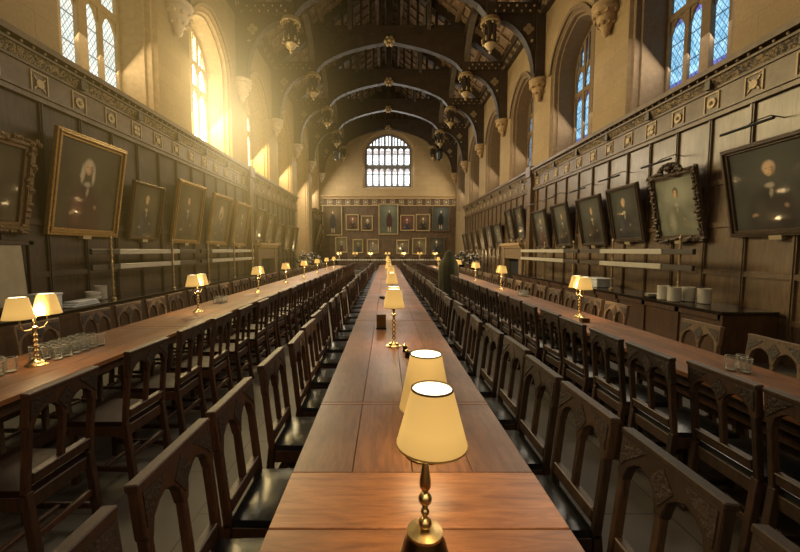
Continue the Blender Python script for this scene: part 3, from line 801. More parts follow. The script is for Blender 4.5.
# leaning framed board at the sunlit wall, beside the first portraits
root=empty('framed_screen',(-5.40,4.92,0.80)); tag(root,'pale fabric screen in a dark wooden frame below the ornate portrait','screen')
b=MB(); b.box(-0.03,0.03,-0.75,0.75,0,0.07); b.box(-0.03,0.03,-0.75,0.75,0.95,1.02); b.box(-0.03,0.03,-0.75,-0.67,0,1.02); b.box(-0.03,0.03,0.66,0.75,0,1.02); b.build('frame',M['chair'],root,bevel=0.008)
b=MB(); b.quad((0.012,-0.67,0.07),(0.012,0.62,0.07),(0.012,0.56,0.95),(0.012,-0.67,0.95)); b.build('screen_panel',plain('linen',(0.36,0.31,0.22),0.8,0,6,0.2),root)

# ------------------------------------------------------------------ portraits
def frame_mesh(w, h, fw, ornate, seed):
    b=MB(); rng=random.Random(seed)
    # local: x out of the wall, y width, z height from the bottom edge
    steps=((0,0.0,0.075),(0.34,0.05,0.095),(0.62,0.02,0.06)) 
    for (t0,_,d),t1 in zip(steps,(0.34,0.62,1.0)):
        a,c=fw*t0,fw*t1
        b.box(0,d,-w/2+a,w/2-a,a,c); b.box(0,d,-w/2+a,w/2-a,h-c,h-a)
        b.box(0,d,-w/2+a,-w/2+c,c,h-c); b.box(0,d,w/2-c,w/2-a,c,h-c)
    if ornate:
        def blob(y,z,r): b.ball((0.07,y,z),r,7,4,0.8)
        k=int(w/0.045)
        for i in range(k+1):
            y=-w/2+w*i/k
            blob(y+rng.uniform(-.03,.03),fw*0.4+rng.uniform(-.06,.03),rng.uniform(.025,.06)); blob(y+rng.uniform(-.03,.03),h-fw*0.4+rng.uniform(-.03,.06),rng.uniform(.025,.06))
        k=int(h/0.045)
        for i in range(k+1):
            z=h*i/k
            for sg in (-1,1): blob(sg*(w/2-fw*0.35)+rng.uniform(-.045,.045),z+rng.uniform(-.02,.02),rng.uniform(.025,.06))
        if ornate>1:
            for i in range(9):
                a=PI*i/8; blob(0.22*math.cos(a)*1.1,h+0.02+0.13*math.sin(a),0.06)
            blob(0,h+0.08,0.09)
    return b
def portrait(X, s, ya, yb, z0, h, tilt, fmat, cmat, label, group, fw=0.09, ornate=0, plaque=True, hang='side', seed=1):
    """hang 'side': on a side wall with its top leaning into the room; 'back': on the end wall"""
    w=abs(yb-ya); yc=(ya+yb)/2
    if hang=='side':
        root=empty('portrait',(X,yc,z0)); root.rotation_euler=(0,0,PI if s>0 else 0)
    else:
        root=empty('portrait',(yc,X,z0)); root.rotation_euler=(0,0,-PI/2)
    tag(root,label,'portrait',group)
    T=Matrix.Rotation(tilt,4,'Y')
    f=frame_mesh(w,h,fw,ornate,seed); f.v=[tuple(T@Vector(p)) for p in f.v]
    f.build('frame',fmat,root,bevel=0.006 if not ornate else 0)
    a,c=-w/2+fw*0.85,w/2-fw*0.85
    me=bpy.data.meshes.new('canvas'); P=[(0.03,a,fw*0.85),(0.03,c,fw*0.85),(0.03,c,h-fw*0.85),(0.03,a,h-fw*0.85)]
    me.from_pydata([tuple(T@Vector(p)) for p in P],[],[(0,1,2,3)]); uv=me.uv_layers.new(name='UVMap')
    for i,q in enumerate(((0,0),(1,0),(1,1),(0,1))): uv.data[i].uv=q
    me.materials.append(cmat); o=bpy.data.objects.new('canvas',me); COL.link(o); o.parent=root
    if plaque:
        b=MB(); b.box(0.0,0.09,-0.09,0.09,-0.05,0.012); b.v=[tuple(T@Vector(p)) for p in b.v]; b.build('name_plate',M['plaque'],root)
    return root
FR_GILT=plain('frame_gilt',(0.34,0.22,0.085),0.4,0.55,25,0.5,0.4)
FR_DARK=plain('frame_dark',(0.075,0.052,0.033),0.42,0.25,25,0.5,0.4)
FR_BROWN=plain('frame_brown',(0.15,0.095,0.045),0.42,0.35,25,0.5,0.4)
SK=(0.60,0.41,0.25)
coats=[(0.014,0.012,0.010),(0.05,0.018,0.014),(0.022,0.024,0.03),(0.018,0.014,0.010)]
def cm(i,bg=(0.035,0.027,0.017),coat=None,full=False,skin=SK):
    if i>=50: bg=tuple(x*1.6 for x in bg); skin=(0.8,0.62,0.42)
    return canvas_mat('oil_portrait_%d'%i,bg,coat or coats[i%4],skin,True,100+i,full,i in (21,24,52))
# shaded wall: (far edge y, near edge y, z of the bottom, height, tilt, frame, label, ornate)
DK=(0.040,0.042,0.036)
R=[(6.2,4.75,1.9,1.42,11,FR_DARK,'large dark framed portrait of a white-haired sitter, closest to the camera on the shaded wall',0.10,0,DK),
   (7.87,6.7,1.87,1.34,11,FR_DARK,'portrait in an ornate carved frame with a shell crest and milky green canvas',0.11,2,(0.17,0.18,0.14)),  # pale green is a broad sheen painted into the canvas
   (9.4,8.25,1.88,1.33,11,FR_DARK,'dark framed portrait of a robed sitter, next beyond the crested ornate frame',0.09,0,DK),
   (10.86,9.67,1.81,1.36,11,FR_DARK,'slim dark portrait with a pale praying figure, above the gap between the racks',0.08,0,DK),
   (12.5,11.43,1.81,1.38,11,FR_DARK,'dark portrait fifth along the shaded wall, above the second rack',0.08,0,DK),
   (14.16,13,1.77,1.38,11,FR_DARK,'dark portrait just before the pilaster on the shaded wall',0.08,0,DK),
   (16.2,15.28,2.18,1.36,11,FR_DARK,'nearer portrait of the two over the shaded chimneypiece',0.08,0,(0.05,0.05,0.042)),
   (17.4,16.55,2.18,1.36,11,FR_DARK,'further portrait of the two over the shaded chimneypiece',0.08,0,(0.05,0.05,0.042)),
   (19.5,18.2,1.95,1.08,11,FR_DARK,'first portrait beyond the chimneypiece on the shaded wall',0.08,0,DK),
   (21,19.7,1.78,1.24,11,FR_DARK,'second portrait beyond the chimneypiece on the shaded wall',0.08,0,DK),
   (22.5,21.3,1.7,1.28,11,FR_BROWN,'third portrait beyond the chimneypiece on the shaded wall',0.08,0,(0.06,0.055,0.045)),
   (24,22.9,1.68,1.26,11,FR_BROWN,'fourth portrait beyond the chimneypiece on the shaded wall',0.08,0,(0.06,0.055,0.045)),
   (25.5,24.4,1.66,1.24,11,FR_BROWN,'fifth portrait beyond the chimneypiece on the shaded wall',0.08,0,(0.06,0.055,0.045)),
   (27,25.9,1.65,1.2,11,FR_BROWN,'last and furthest portrait on the shaded wall',0.08,0,(0.06,0.055,0.045))]
for i,(ya,yb,z0,h,tl,fm,lab,fw,orn,bg) in enumerate(R):
    portrait(PR-0.03,1,ya,yb,z0,h,math.radians(tl),fm,cm(i,bg,(0.13,0.135,0.105) if i==1 else None),lab,'portraits along the shaded wall',fw,orn,True,'side',i)  # second portrait's coat carries the painted sheen too
GB=(0.055,0.045,0.026)
Lp=[(5.62,4.1,1.95,1.36,9.5,FR_BROWN,'portrait in a heavily carved gilt frame, closest to the camera on the sunlit wall',0.15,1,GB),
   (7.48,5.93,1.94,1.72,9.5,FR_GILT,'largest gilt framed portrait with a white-wigged sitter on the sunlit wall',0.12,0,GB),
   (8.84,7.79,1.92,1.24,9.5,FR_BROWN,'small portrait of a gowned sitter just beyond the largest gilt frame',0.06,0,GB),
   (10.74,9.37,1.87,1.62,9.5,FR_GILT,'gilt framed portrait of a robed sitter, fourth picture along the sunlit wall',0.10,0,GB),
   (12.6,11.24,1.86,1.58,9.5,FR_GILT,'hazy gilt framed portrait, fifth picture along the sunlit wall',0.11,0,(0.07,0.055,0.03)),
   (14.3,12.97,1.84,1.56,9.5,FR_GILT,'hazy gilt framed portrait just before the pilaster on the sunlit wall',0.11,0,(0.07,0.055,0.03)),
   (16.2,15.2,2.08,1.34,9.5,FR_BROWN,'nearer portrait of the two over the sunlit chimneypiece',0.08,0,(0.08,0.065,0.04)),
   (17.7,16.54,2.08,1.28,9.5,FR_BROWN,'further portrait of the two over the sunlit chimneypiece',0.08,0,(0.08,0.065,0.04)),
   (19.1,18,1.97,1.05,9.5,FR_BROWN,'first portrait beyond the sunlit chimneypiece',0.08,0,(0.08,0.065,0.04)),
   (20.8,19.63,1.74,1.3,9.5,FR_BROWN,'second portrait beyond the sunlit chimneypiece',0.08,0,(0.08,0.065,0.04)),
   (22.1,21.2,1.68,1.36,9.5,FR_BROWN,'last portrait before the tall bay on the sunlit wall',0.08,0,(0.08,0.065,0.04)),
   (29.9,28.7,2.2,1.5,16,FR_BROWN,'upper portrait beyond the tall bay, nearer the bay',0.08,0,(0.05,0.04,0.025)),
   (31.4,30.2,1.7,1.6,16,FR_BROWN,'portrait beyond the tall bay, tucked toward the end wall',0.08,0,(0.05,0.04,0.025))]
for i,(ya,yb,z0,h,tl,fm,lab,fw,orn,bg) in enumerate(Lp):
    portrait(PL+0.03,-1,ya,yb,z0,h,math.radians(tl),fm,cm(20+i,bg),lab,'portraits along the sunlit wall',fw,orn,True,'side',30+i)
FR_PALE=plain('frame_pale_gilt',(0.42,0.32,0.17),0.45,0.35,20,0.3,0.3)
B=[(-5.41,-3.70,2.9,2.55,FR_PALE,'tall full-length portrait high on the end wall, beside the tall bay',True,(0.05,0.035,0.02)),
   (-3.42,-2.30,3.35,1.36,FR_PALE,'small upper portrait on the end wall, next to the bay-side full-length',False,(0.06,0.03,0.02)),
   (-2.13,-1.10,3.30,1.30,FR_PALE,'small upper portrait on the end wall, next to the middle full-length',False,(0.05,0.035,0.02)),
   (-0.64,1.05,2.98,2.60,FR_PALE,'tall full-length portrait in the middle of the end wall under the window',True,(0.05,0.055,0.04)),
   (1.20,2.42,3.30,1.36,FR_PALE,'small upper portrait with red robes just past the middle full-length',False,(0.06,0.025,0.018)),
   (2.52,3.76,3.28,1.45,FR_PALE,'small upper portrait with a white sash next to the dark full-length',False,(0.05,0.035,0.02)),
   (3.88,5.42,3.25,2.15,FR_BROWN,'tall dark portrait high on the shaded side of the end wall',True,(0.035,0.04,0.035)),
   (-4.34,-3.30,1.45,1.35,FR_PALE,'lower portrait on the end wall closest to the bay',False,(0.07,0.06,0.03)),
   (-2.85,-1.93,1.42,1.2,FR_PALE,'lower portrait on the end wall, second from the bay',False,(0.05,0.045,0.02)),
   (-1.64,-0.60,1.38,1.24,FR_PALE,'lower portrait on the end wall, third from the bay',False,(0.05,0.035,0.02)),
   (0.87,1.98,1.36,1.2,FR_PALE,'lower portrait on the end wall, fourth from the bay',False,(0.05,0.04,0.02)),
   (2.22,3.43,1.30,1.42,FR_PALE,'lower portrait on the end wall, fifth from the bay',False,(0.06,0.05,0.025)),
   (3.67,5.02,1.30,1.5,FR_BROWN,'lower dark portrait on the shaded end of the end wall',False,(0.03,0.03,0.022))]
for i,(xa,xb,z0,h,fm,lab,full,bg) in enumerate(B):
    portrait(YB-0.16,0,xa,xb,z0,h,math.radians(4),fm,cm(50+i,bg,full=full),lab,'portraits on the end wall',0.10,0,False,'back',70+i)
# slim picture lights reaching out over the shaded-wall portraits
for i,(ya,yb,z0,h,*_) in enumerate(R[:6]):
    yc=(ya+yb)/2+0.1
    root=empty('picture_light',(PR,yc,z0+h+0.16)); tag(root,'thin black picture light above the %s portrait from the camera on the shaded wall'%ORD[i],'picture light','picture lights on the shaded wall')
    b=MB(); b.tube([(0,0,0.14),(-0.2,0,0.17),(-0.45,0,0.08),(-0.56,0,0)],0.009,6); b.build('arm',M['black'],root)
    b=MB(); b.tube([(-0.56,-0.4,0),(-0.56,0.4,0)],0.022,8); b.build('lamp_tube',M['black'],root)

# chimneypieces
for s,X,lab in ((-1,PL,'sunlit'),(1,PR,'shaded')):
    d=-s; root=empty('chimneypiece',(X,16.35,0)); tag(root,'pale stone chimneypiece under two portraits on the %s wall'%lab,'chimneypiece')
    b=MB(); b.box(0,d*0.45,-1.25,1.25,1.86,1.98); b.box(0,d*0.38,-1.18,1.18,1.78,1.86); b.build('mantel_shelf',M['stone_trim'],root,bevel=0.01)
    for y in (-1,1):
        b=MB(); b.box(0,d*0.32,y*1.1-0.18,y*1.1+0.18,0,1.78); b.build('jamb',M['stone_trim_dark'],root,bevel=0.01)
    b=MB(); b.box(0,d*0.30,-0.92,0.92,1.3,1.78); b.build('lintel',M['stone_trim_dark'],root,bevel=0.01)
    b=MB(); b.box(d*0.05,d*0.06,-0.92,0.92,0,1.3); b.build('fire_opening',M['dark_gap'],root)  # dark sheet laid where the shaded hollow would be

# ------------------------------------------------------------------ tables
TZ=0.76
def dining_table(x0,x1,y0,y1,label,group,cross=(),slim=None):
    cx=(x0+x1)/2; root=empty('dining_table',(cx,y0,0)); tag(root,label,'table',group)
    hw=(x1-x0)/2; L=y1-y0; rng=random.Random(int(y0*100+x0*7))
    b=MB(); segs=[]; y=0.004
    for (a,c) in list(cross)+[(L-0.10,L-0.004)]:
        if a>y: segs.append((y,a,0))
        segs.append((a,c,1)); y=c
    if y<L-0.01: segs.append((y,L-0.004,0))
    for (a,c,t) in segs:
        if t:
            b.cur=1; b.ct=rng.uniform(0.95,1.15) if c-a<0.2 else 1.5; b.box(-hw,hw,a+0.0015,c-0.0015,TZ-0.035,TZ)
        else:
            b.cur=0; n=4
            for k in range(n):
                b.ct=rng.uniform(0.72,1.05); xa=-hw+2*hw*k/n; b.box(xa+0.0012,xa+2*hw/n-0.0012,a+0.0015,c-0.0015,TZ-0.035,TZ)
    b.cur=0; b.build('table_top',[M['table'],M['table_x']],root,bevel=0.002)
    b=MB(); b.box(-hw+0.09,hw-0.09,0.08,L-0.08,TZ-0.14,TZ-0.037); b.build('apron',M['chair_red'],root)
    ins=0.22 if slim is None or slim>0 else 0.5
    for sy in (ins,L-ins):
        for x in ((-0.13,0.13) if slim is None else (slim,)):
            k=1.0 if slim is None else 0.72
            b=MB(); b.lathe([(0.05*k,0.0),(0.06*k,0.04),(0.045*k,0.1),(0.06*k,0.3),(0.075*k,0.45),(0.05*k,0.56),(0.06*k,0.6),(0.06*k,TZ-0.14)],12,(x,sy,0)); b.build('leg',M['chair_red'],root,smooth=True)
    xm=slim or 0.0
    b=MB()
    if ins<0.4: b.box(xm-0.035,xm+0.035,0.22,L-0.22,0.12,0.19)
    else: b.box(xm-0.03,xm+0.03,0.5,L-0.5,0.50,0.56)
    if slim is None:
        for sy in (0.22,L-0.22): b.box(-0.13,0.13,sy-0.035,sy+0.035,0.12,0.19)
    b.build('stretcher',M['chair_red'],root)
    return root
CT=(-0.39,0.61)
secs=[(-0.6,1.165),(1.165,4.8),(4.8,8.4),(8.4,12.0),(12.0,15.6),(15.6,19.2),(19.2,22.8)]
for i,(a,c) in enumerate(secs):
    cr=[]
    if i==0: cr=[(0,0.1)]
    if i==1: cr=[(0.0,0.31),(0.985,1.02)]
    dining_table(CT[0],CT[1],a,c,'long polished oak table in the middle aisle, %s section from the camera'%ORD[i],'sections of the central table',cr)
LT=(-3.2,-2.35); RT=(2.25,2.95)
for i,(a,c) in enumerate(((1.0,4.4),(4.4,8.0),(8.0,11.6),(11.6,15.2),(15.2,18.8),(18.8,22.0))):
    dining_table(LT[0],LT[1],a,c,'long polished oak table toward the sunlit wall, %s section from the camera'%ORD[i],'sections of the sunlit-side table',slim=0.001)
    dining_table(RT[0],RT[1],a+0.2 if i else 0.4,c+0.2,'long polished oak table toward the shaded wall, %s section from the camera'%ORD[i],'sections of the shaded-side table',slim=-0.135)

# ------------------------------------------------------------------ chairs
def arch_poly(y0,y1,zs,za):
    m=(y0+y1)/2
    return [(y0,zs),(y0+0.10*(y1-y0),zs+0.55*(za-zs)),(y0+0.30*(y1-y0),zs+0.86*(za-zs)),(m,za),(y1-0.30*(y1-y0),zs+0.86*(za-zs)),(y1-0.10*(y1-y0),zs+0.55*(za-zs)),(y1,zs)]
def chair_bits():
    """chair facing +x; returns part name -> (MB, material index)"""
    lean=math.atan2(0.05,0.50)
    T=Matrix.Translation((-0.205,0,0.45))@Matrix.Rotation(-lean,4,'Y')@Matrix.Translation((0,0,-0.45))
    W=0.222
    bits=[]
    r=MB(); r.T=T
    up=arch_poly(-0.184,-0.017,0.79,0.885)+arch_poly(0.017,0.184,0.79,0.885)
    poly=[(-W,0.965),(-W,0.805),(-W+0.012,0.79),(-0.184,0.785)]+up[1:6]+[(-0.017,0.775),(0.017,0.775)]+up[8:13]+[(0.184,0.785),(W-0.012,0.79),(W,0.805),(W,0.965)]
    r.prism(poly,'yz',-0.019,0.019); r.box(-0.024,0.022,-W-0.003,W+0.003,0.958,0.982)
    bits.append(('top_rail',r,0,0.004))
    c=MB(); c.T=T
    for sx in (-1,1):
        f=sx*0.0205
        c.prism([(0,0.812),(0.052,0.885),(0,0.947),(-0.052,0.885)],'yz',f-0.004*sx,f+0.002*sx)
        for sy in (-1,1):
            c.prism([(sy*0.208,0.947),(sy*0.208,0.835),(sy*0.178,0.868),(sy*0.14,0.90),(sy*0.085,0.947)],'yz',f-0.004*sx,f+0.002*sx)
    bits.append(('carved_panel',c,1,0))
    for sy in (-1,1):
        u=MB(); u.T=T; u.box(-0.018,0.018,sy*0.184,sy*0.216,0.44,0.80); bits.append(('back_post',u,0,0.004))
    u=MB(); u.T=T; u.box(-0.015,0.015,-0.0165,0.0165,0.50,0.80); bits.append(('centre_stile',u,0,0.004))
    u=MB(); u.T=T; u.box(-0.017,0.017,-0.18,0.18,0.49,0.545); u.box(-0.022,0.02,-0.18,0.18,0.54,0.553); bits.append(('lower_rail',u,0,0.004))
    s=MB(); N=7; vs=[]; fs=[]
    for i in range(N):
        for j in range(N):
            u,v=-1+2*i/(N-1),-1+2*j/(N-1)
            eu=max(abs(u),abs(v))
            vs.append((0.005+0.20*u,v*(0.202+0.008*u),0.468+0.020*(1-u**4)*(1-v**4)-0.006*max(0,1-2*(u*u+v*v))))
    for i in range(N-1):
        for j in range(N-1): fs.append((i*N+j,(i+1)*N+j,(i+1)*N+j+1,i*N+j+1))
    s._add(vs,fs)
    ring=[i*N for i in range(N)]+[(N-1)*N+j for j in range(1,N)]+[i*N+N-1 for i in range(N-2,-1,-1)]+[j for j in range(N-2,0,-1)]
    low=[(vs[i][0]*1.03,vs[i][1]*1.03,0.436) for i in ring]; m=len(ring)
    s._add([vs[i] for i in ring]+low,[(i,(i+1)%m,(i+1)%m+m,i+m) for i in range(m)])
    bits.append(('seat',s,2,0))
    s=MB(); s.box(-0.205,0.20,-0.205,-0.175,0.36,0.436); s.box(-0.205,0.20,0.175,0.205,0.36,0.436); s.box(0.175,0.205,-0.205,0.205,0.36,0.436); s.box(-0.215,-0.185,-0.205,0.205,0.36,0.436)
    bits.append(('seat_frame',s,0,0.003))
    for sy in (-1,1):
        l=MB(); y=sy*0.19
        l.hexa([(0.165,y-0.02,0.0),(0.21,y-0.02,0.0),(0.21,y+0.02,0.0),(0.165,y+0.02,0.0)],[(0.17,y-0.02,0.44),(0.207,y-0.02,0.44),(0.207,y+0.02,0.44),(0.17,y+0.02,0.44)])
        bits.append(('leg',l,0,0.003))
        l=MB(); y=sy*0.196
        l.hexa([(-0.275,y-0.02,0),(-0.225,y-0.02,0),(-0.225,y+0.02,0),(-0.275,y+0.02,0)],[(-0.225,y-0.02,0.46),(-0.187,y-0.02,0.46),(-0.187,y+0.02,0.46),(-0.225,y+0.02,0.46)])
        l.box(-0.285,-0.222,y-0.024,y+0.024,0,0.03)
        bits.append(('leg',l,0,0.003))
    s=MB()
    for sy in (-1,1): s.box(-0.235,0.185,sy*0.19-0.011,sy*0.19+0.011,0.10,0.135)
    s.box(-0.03,-0.005,-0.185,0.185,0.105,0.13); s.box(-0.235,-0.213,-0.19,0.19,0.19,0.23)
    bits.append(('stretcher',s,0,0.002))
    return bits
def make_chair(mats):
    root=empty('dining_chair',(0,0,0)); tag(root,'x','chair','x')
    far=MB()
    for nm,mb,mi,bv in chair_bits():
        mb.build(nm,mats[mi],root,bevel=bv,smooth=(nm=='seat'))
        b0=len(far.v); far.v+=mb.v; far.f+=[tuple(b0+i for i in f) for f in mb.f]; far.mi+=[mi]*len(mb.f); far.tone+=[1.0]*len(mb.f)
    fo=far.mesh('dining_chair_whole',mats)
    reg(root); return root,fo
CH_B=make_chair([M['chair'],M['carve'],M['leather']])
CH_R=make_chair([M['chair_red'],M['carve'],M['leather_red']])
CH_C=make_chair([M['chair_red'],M['carve'],M['leather']])
CH_P=make_chair([M['chair_pale'],M['carve'],M['leather_red']])
used={}
rng=random.Random(11)
def row(proto, x, ys, facing, label, group, far_y=11.5, jx=0.035, rot=3.0, xo=()):
    for i,y in enumerate(ys):
        root,fo=proto
        if y<far_y:
            if id(root) not in used: o=root; used[id(root)]=1
            else: o=copy_tree(root)
        else:
            o=bpy.data.objects.new('dining_chair',fo); COL.link(o); o['category']='chair'
        dx=rng.uniform(-jx,jx) if y>2.6 else 0
        if i<len(xo): dx+=xo[i]
        rz=(0 if facing>0 else PI)+math.radians(rng.uniform(-rot,rot) if y>2.6 else 0)
        place(o,(x+dx,y,0),rz,label%ordinal(i+1),group)
def series(first, pitch, end, jit=0.03, gap=None):
    out=list(first); y=out[-1]
    while True:
        y+=pitch+rng.uniform(-jit,jit)
        if y>end: return out
        if gap and gap[0]<y<gap[1]: continue
        out.append(y)
row(CH_C,-0.503,series([0.75,1.28,1.78,2.42],0.55,22.4),1,"oak chair with black seat, %s from front along the central table's sunny side",'chairs on the sunny side of the central table')
row(CH_B,0.702,series([0.68,1.20,1.72,2.22],0.53,22.4),-1,"oak chair with black seat, %s from front along the central table's shady side",'chairs on the shady side of the central table')
row(CH_R,-2.02,series([1.98,2.74,3.38],0.60,21.6),-1,'dark oak chair on the aisle side of the sunny table, %s from front','aisle-side chairs of the sunny table')
row(CH_P,-3.17,series([2.92,3.57,4.30,4.84,5.40],0.60,21.6),1,'dark oak chair between the sunny table and its counter, %s from front','wall-side chairs of the sunny table')
row(CH_B,2.12,series([1.63,2.10,2.58,3.08],0.55,21.8,0.03,(10.6,11.8)),1,'dark oak chair on the aisle side of the shady table, %s from front','aisle-side chairs of the shady table',jx=0.012,rot=2,xo=(0.09,0.08))
row(CH_P,2.81,series([2.28,2.86,3.55,4.85,5.42],0.60,21.8),-1,'dark oak chair between the shady table and its counter, %s from front','wall-side chairs of the shady table',jx=0.012,rot=2)

# ------------------------------------------------------------------ lamps
def lamp_light(loc, e):
    l=bpy.data.lights.new('lamp_glow','POINT'); l.energy=e; l.color=(1.0,0.72,0.36); l.shadow_soft_size=0.03
    o=bpy.data.objects.new('lamp_glow',l); COL.link(o); o.location=loc; return o
def shade(root, c, rb, rt, zb, zt):
    # thin conical shell with dark trim at both rims and a pale lining
    b=MB(); b.lathe([(rb,zb),(rt,zt)],32,c,caps=False); b.cur=1; b.lathe([(rb-0.003,zb+0.001),(rt-0.003,zt-0.001)],32,c,caps=False)
    sh=b.build('lamp_shade',[M['shade'],M['shade_in']],root,smooth=True)
    for (r,z) in ((rb,zb),(rt,zt)):
        t=MB(); t.lathe([(r-0.003,z-0.002),(r+0.0015,z-0.002),(r+0.0015,z+0.0025),(r-0.003,z+0.0025)],32,c,caps=False)
        t.build('shade_rim',M['shade_trim'] if r==rt else M['shade_hem'],sh)
    d=MB(); d.lathe([(rt-0.004,zt-0.012),(0.001,zt-0.010)],28,c,caps=False); d.build('shade_top_lining',M['shade_in'],sh)
    return sh
def single_lamp(rb,rt,zb,zt,off=0.0):
    root=empty('table_lamp',(0,0,TZ)); tag(root,'x','lamp','brass lamps down the central table')
    k=zb/0.375
    def L(nm,prof,mat,n=24):
        b=MB(); b.lathe([(r,z*k) for r,z in prof],n); b.build(nm,mat,root,smooth=True)
    L('lamp_base',[(0.095,0),(0.095,0.012),(0.082,0.022),(0.070,0.06),(0.058,0.10),(0.046,0.122)],M['brass_dark'],28)
    L('base_disc',[(0.046,0.120),(0.051,0.124),(0.050,0.131),(0.030,0.134),(0.016,0.137)],M['brass'],28)
    def bead(r,z,sq=1.0): return [(max(0.0055,r*math.sin(PI*i/8)), z-r*sq*math.cos(PI*i/8)) for i in range(9)]
    L('lamp_stem',[(0.014,0.134)]+bead(0.0195,0.152,0.8)+bead(0.0125,0.184,0.85)+[(0.008,0.197)]+bead(0.0195,0.220,0.9)+[(0.009,0.240),(0.010,0.245),(0.0155,0.254),(0.0165,0.262),(0.0155,0.275),(0.012,0.295),(0.0085,0.322)],M['brass'])
    L('lamp_neck',[(0.0085,0.315),(0.006,0.325),(0.008,0.335),(0.006,0.345),(0.008,0.355),(0.006,0.365),(0.01,0.37),(0.01,0.42)],M['brass_dark'],14)
    b=MB(); b.ball((0,0,zb+0.07),0.026,12,8,1.3); b.build('bulb',M['bulb'],root,smooth=True)
    shade(root,(off,0,0),rb,rt,zb,zt)
    return root
def double_lamp():
    root=empty('double_lamp',(0,0,TZ)); tag(root,'x','lamp','x')
    b=MB(); b.lathe([(0.075,0),(0.075,0.008),(0.055,0.018),(0.05,0.03),(0.03,0.04),(0.02,0.055)],24); b.build('lamp_base',M['brass'],root,smooth=True)
    prof=[(0.018,0.05)]
    z=0.06
    while z<0.27: prof+=[(0.011,z),(0.02,z+0.018),(0.011,z+0.036)]; z+=0.042
    prof+=[(0.012,0.29),(0.024,0.30),(0.024,0.31),(0.012,0.32),(0.012,0.37),(0.005,0.385)]
    b=MB(); b.lathe(prof,16); b.build('lamp_stem',M['brass'],root,smooth=True)
    for s in (-1,1):
        b=MB(); b.tube([(0,0,0.305),(0,s*0.04,0.29),(0,s*0.09,0.295),(0,s*0.118,0.33),(0,s*0.122,0.42)],0.006,8); b.build('arm',M['brass'],root,smooth=True)
        sh=shade(root,(0,s*0.122,0),0.098,0.060,0.395,0.56)
        bb=MB(); bb.ball((0,s*0.122,0.45),0.025,10,6,1.3); bb.build('bulb',M['bulb'],root,smooth=True)
    reg(root); return root
d0=double_lamp()
o=single_lamp(0.0975,0.0565,0.390,0.543,0.017); place(o,(0.109,0.985,TZ),0,'brass table lamp with a tall cream shade, closest to the camera on the central table')
lamp_light((0.13,0.985,TZ+0.40),5.0)
o=single_lamp(0.118,0.070,0.215,0.458); place(o,(0.178,1.62,TZ),0,'squat brass table lamp mostly hidden behind the closest cream lamp')
lamp_light((0.178,1.62,TZ+0.28),2.6)
first=True
ys=[3.5,5.9,8.3,10.7,13.1,15.5,17.9,20.3,22.3]
for i,y in enumerate(ys):
    o=d0 if i==0 else copy_tree(d0)
    place(o,(0.075+0.02*(i%3),y,TZ),0,'brass lamp with cream shades on the central table, %s after the two close single lamps'%ORD[i],'brass lamps down the central table')
    lamp_light((0.085,y,TZ+0.43),7.0)
for i,y in enumerate((2.91,5.45,8.05,10.3,12.6,15.0,17.4,19.8)):
    o=copy_tree(d0); place(o,(-2.79 if i else -2.80,y,TZ),rng.uniform(-.1,.1),'brass two-shade lamp on the sunny table, %s from front'%ORD[i],'lamps on the sunny table')
    lamp_light((-2.79,y,TZ+0.43),7.0)
for i,y in enumerate((5.04,8.5,10.97,13.6,16.2,18.8)):
    o=copy_tree(d0); place(o,(2.66,y,TZ),rng.uniform(-.1,.1),'brass two-shade lamp on the shady table, %s from front'%ORD[i],'lamps on the shady table')
    lamp_light((2.66,y,TZ+0.43),7.0)

# ------------------------------------------------------------------ small things on the tables
b=MB(); b.box(-0.055,0.055,-0.012,0.012,0.018,0.17); b.T=None
root=empty('menu_holder',(-0.055,4.28,TZ)); tag(root,'small dark upright menu holder standing on the central table','menu holder')
b.build('menu_board',M['brass_dark'],root,bevel=0.003)
b=MB(); b.box(-0.06,0.06,-0.04,0.04,0,0.02); b.build('stand',M['black'],root,bevel=0.003)
for (x,y,lab) in ((0.185,3.12,'small brass pepper mill beside the third lamp, closer to the camera'),(0.172,3.30,'small brass salt pot beside the third lamp, further from the camera')):
    root=empty('condiment_pot',(x,y,TZ)); tag(root,lab,'condiment pot')
    b=MB(); b.lathe([(0.022,0),(0.024,0.005),(0.02,0.02),(0.021,0.05)],14); b.build('pot',M['black'],root,smooth=True)
    b=MB(); b.lathe([(0.022,0.05),(0.022,0.062),(0.008,0.072)],14); b.build('lid',M['brass'],root,smooth=True)
b=MB(); b.lathe([(0.045,0),(0.055,0.01),(0.058,0.035),(0.05,0.036),(0.045,0.012)],16)
o=b.build('ashtray',M['black'],None,smooth=True); o.location=(-0.07,7.0,TZ); tag(o,'small round black dish on the central table beyond the menu holder','dish')
b=MB(); b.box(-0.05,0.05,-0.04,0.04,0,0.045); b.box(-0.052,0.052,-0.042,0.042,0.04,0.05)
o=b.build('condiment_box',M['brass_dark'],None,bevel=0.004); o.location=(2.55,4.70,TZ); tag(o,'small dark brown box beside the first lamp on the shady table','box')
TUM=MB(); TUM.lathe([(0.029,0.0),(0.031,0.006),(0.037,0.112)],16,caps=False); TUM.cur=1
TUM.lathe([(0.037,0.110),(0.0375,0.113),(0.036,0.113)],16,caps=False); TUM.lathe([(0.001,0.006),(0.029,0.006),(0.030,0.011),(0.001,0.010)],16,caps=False)
tme=TUM.mesh('tumbler',[M['tumbler'],M['glass_rim']],True)
def tumbler(x,y,lab,grp,cat='glass'):
    o=bpy.data.objects.new('tumbler',tme); COL.link(o); o.location=(x,y,TZ); tag(o,lab,cat,grp)
for r in range(3):
    for k in range(6):
        tumbler(-2.96+0.10*r,3.06+0.095*k,'clear tumbler beyond the first sunny lamp, row %s from the wall, %s outward'%(('one','two','three')[r],ORD[k]),'tumblers clustered beyond the lamp')
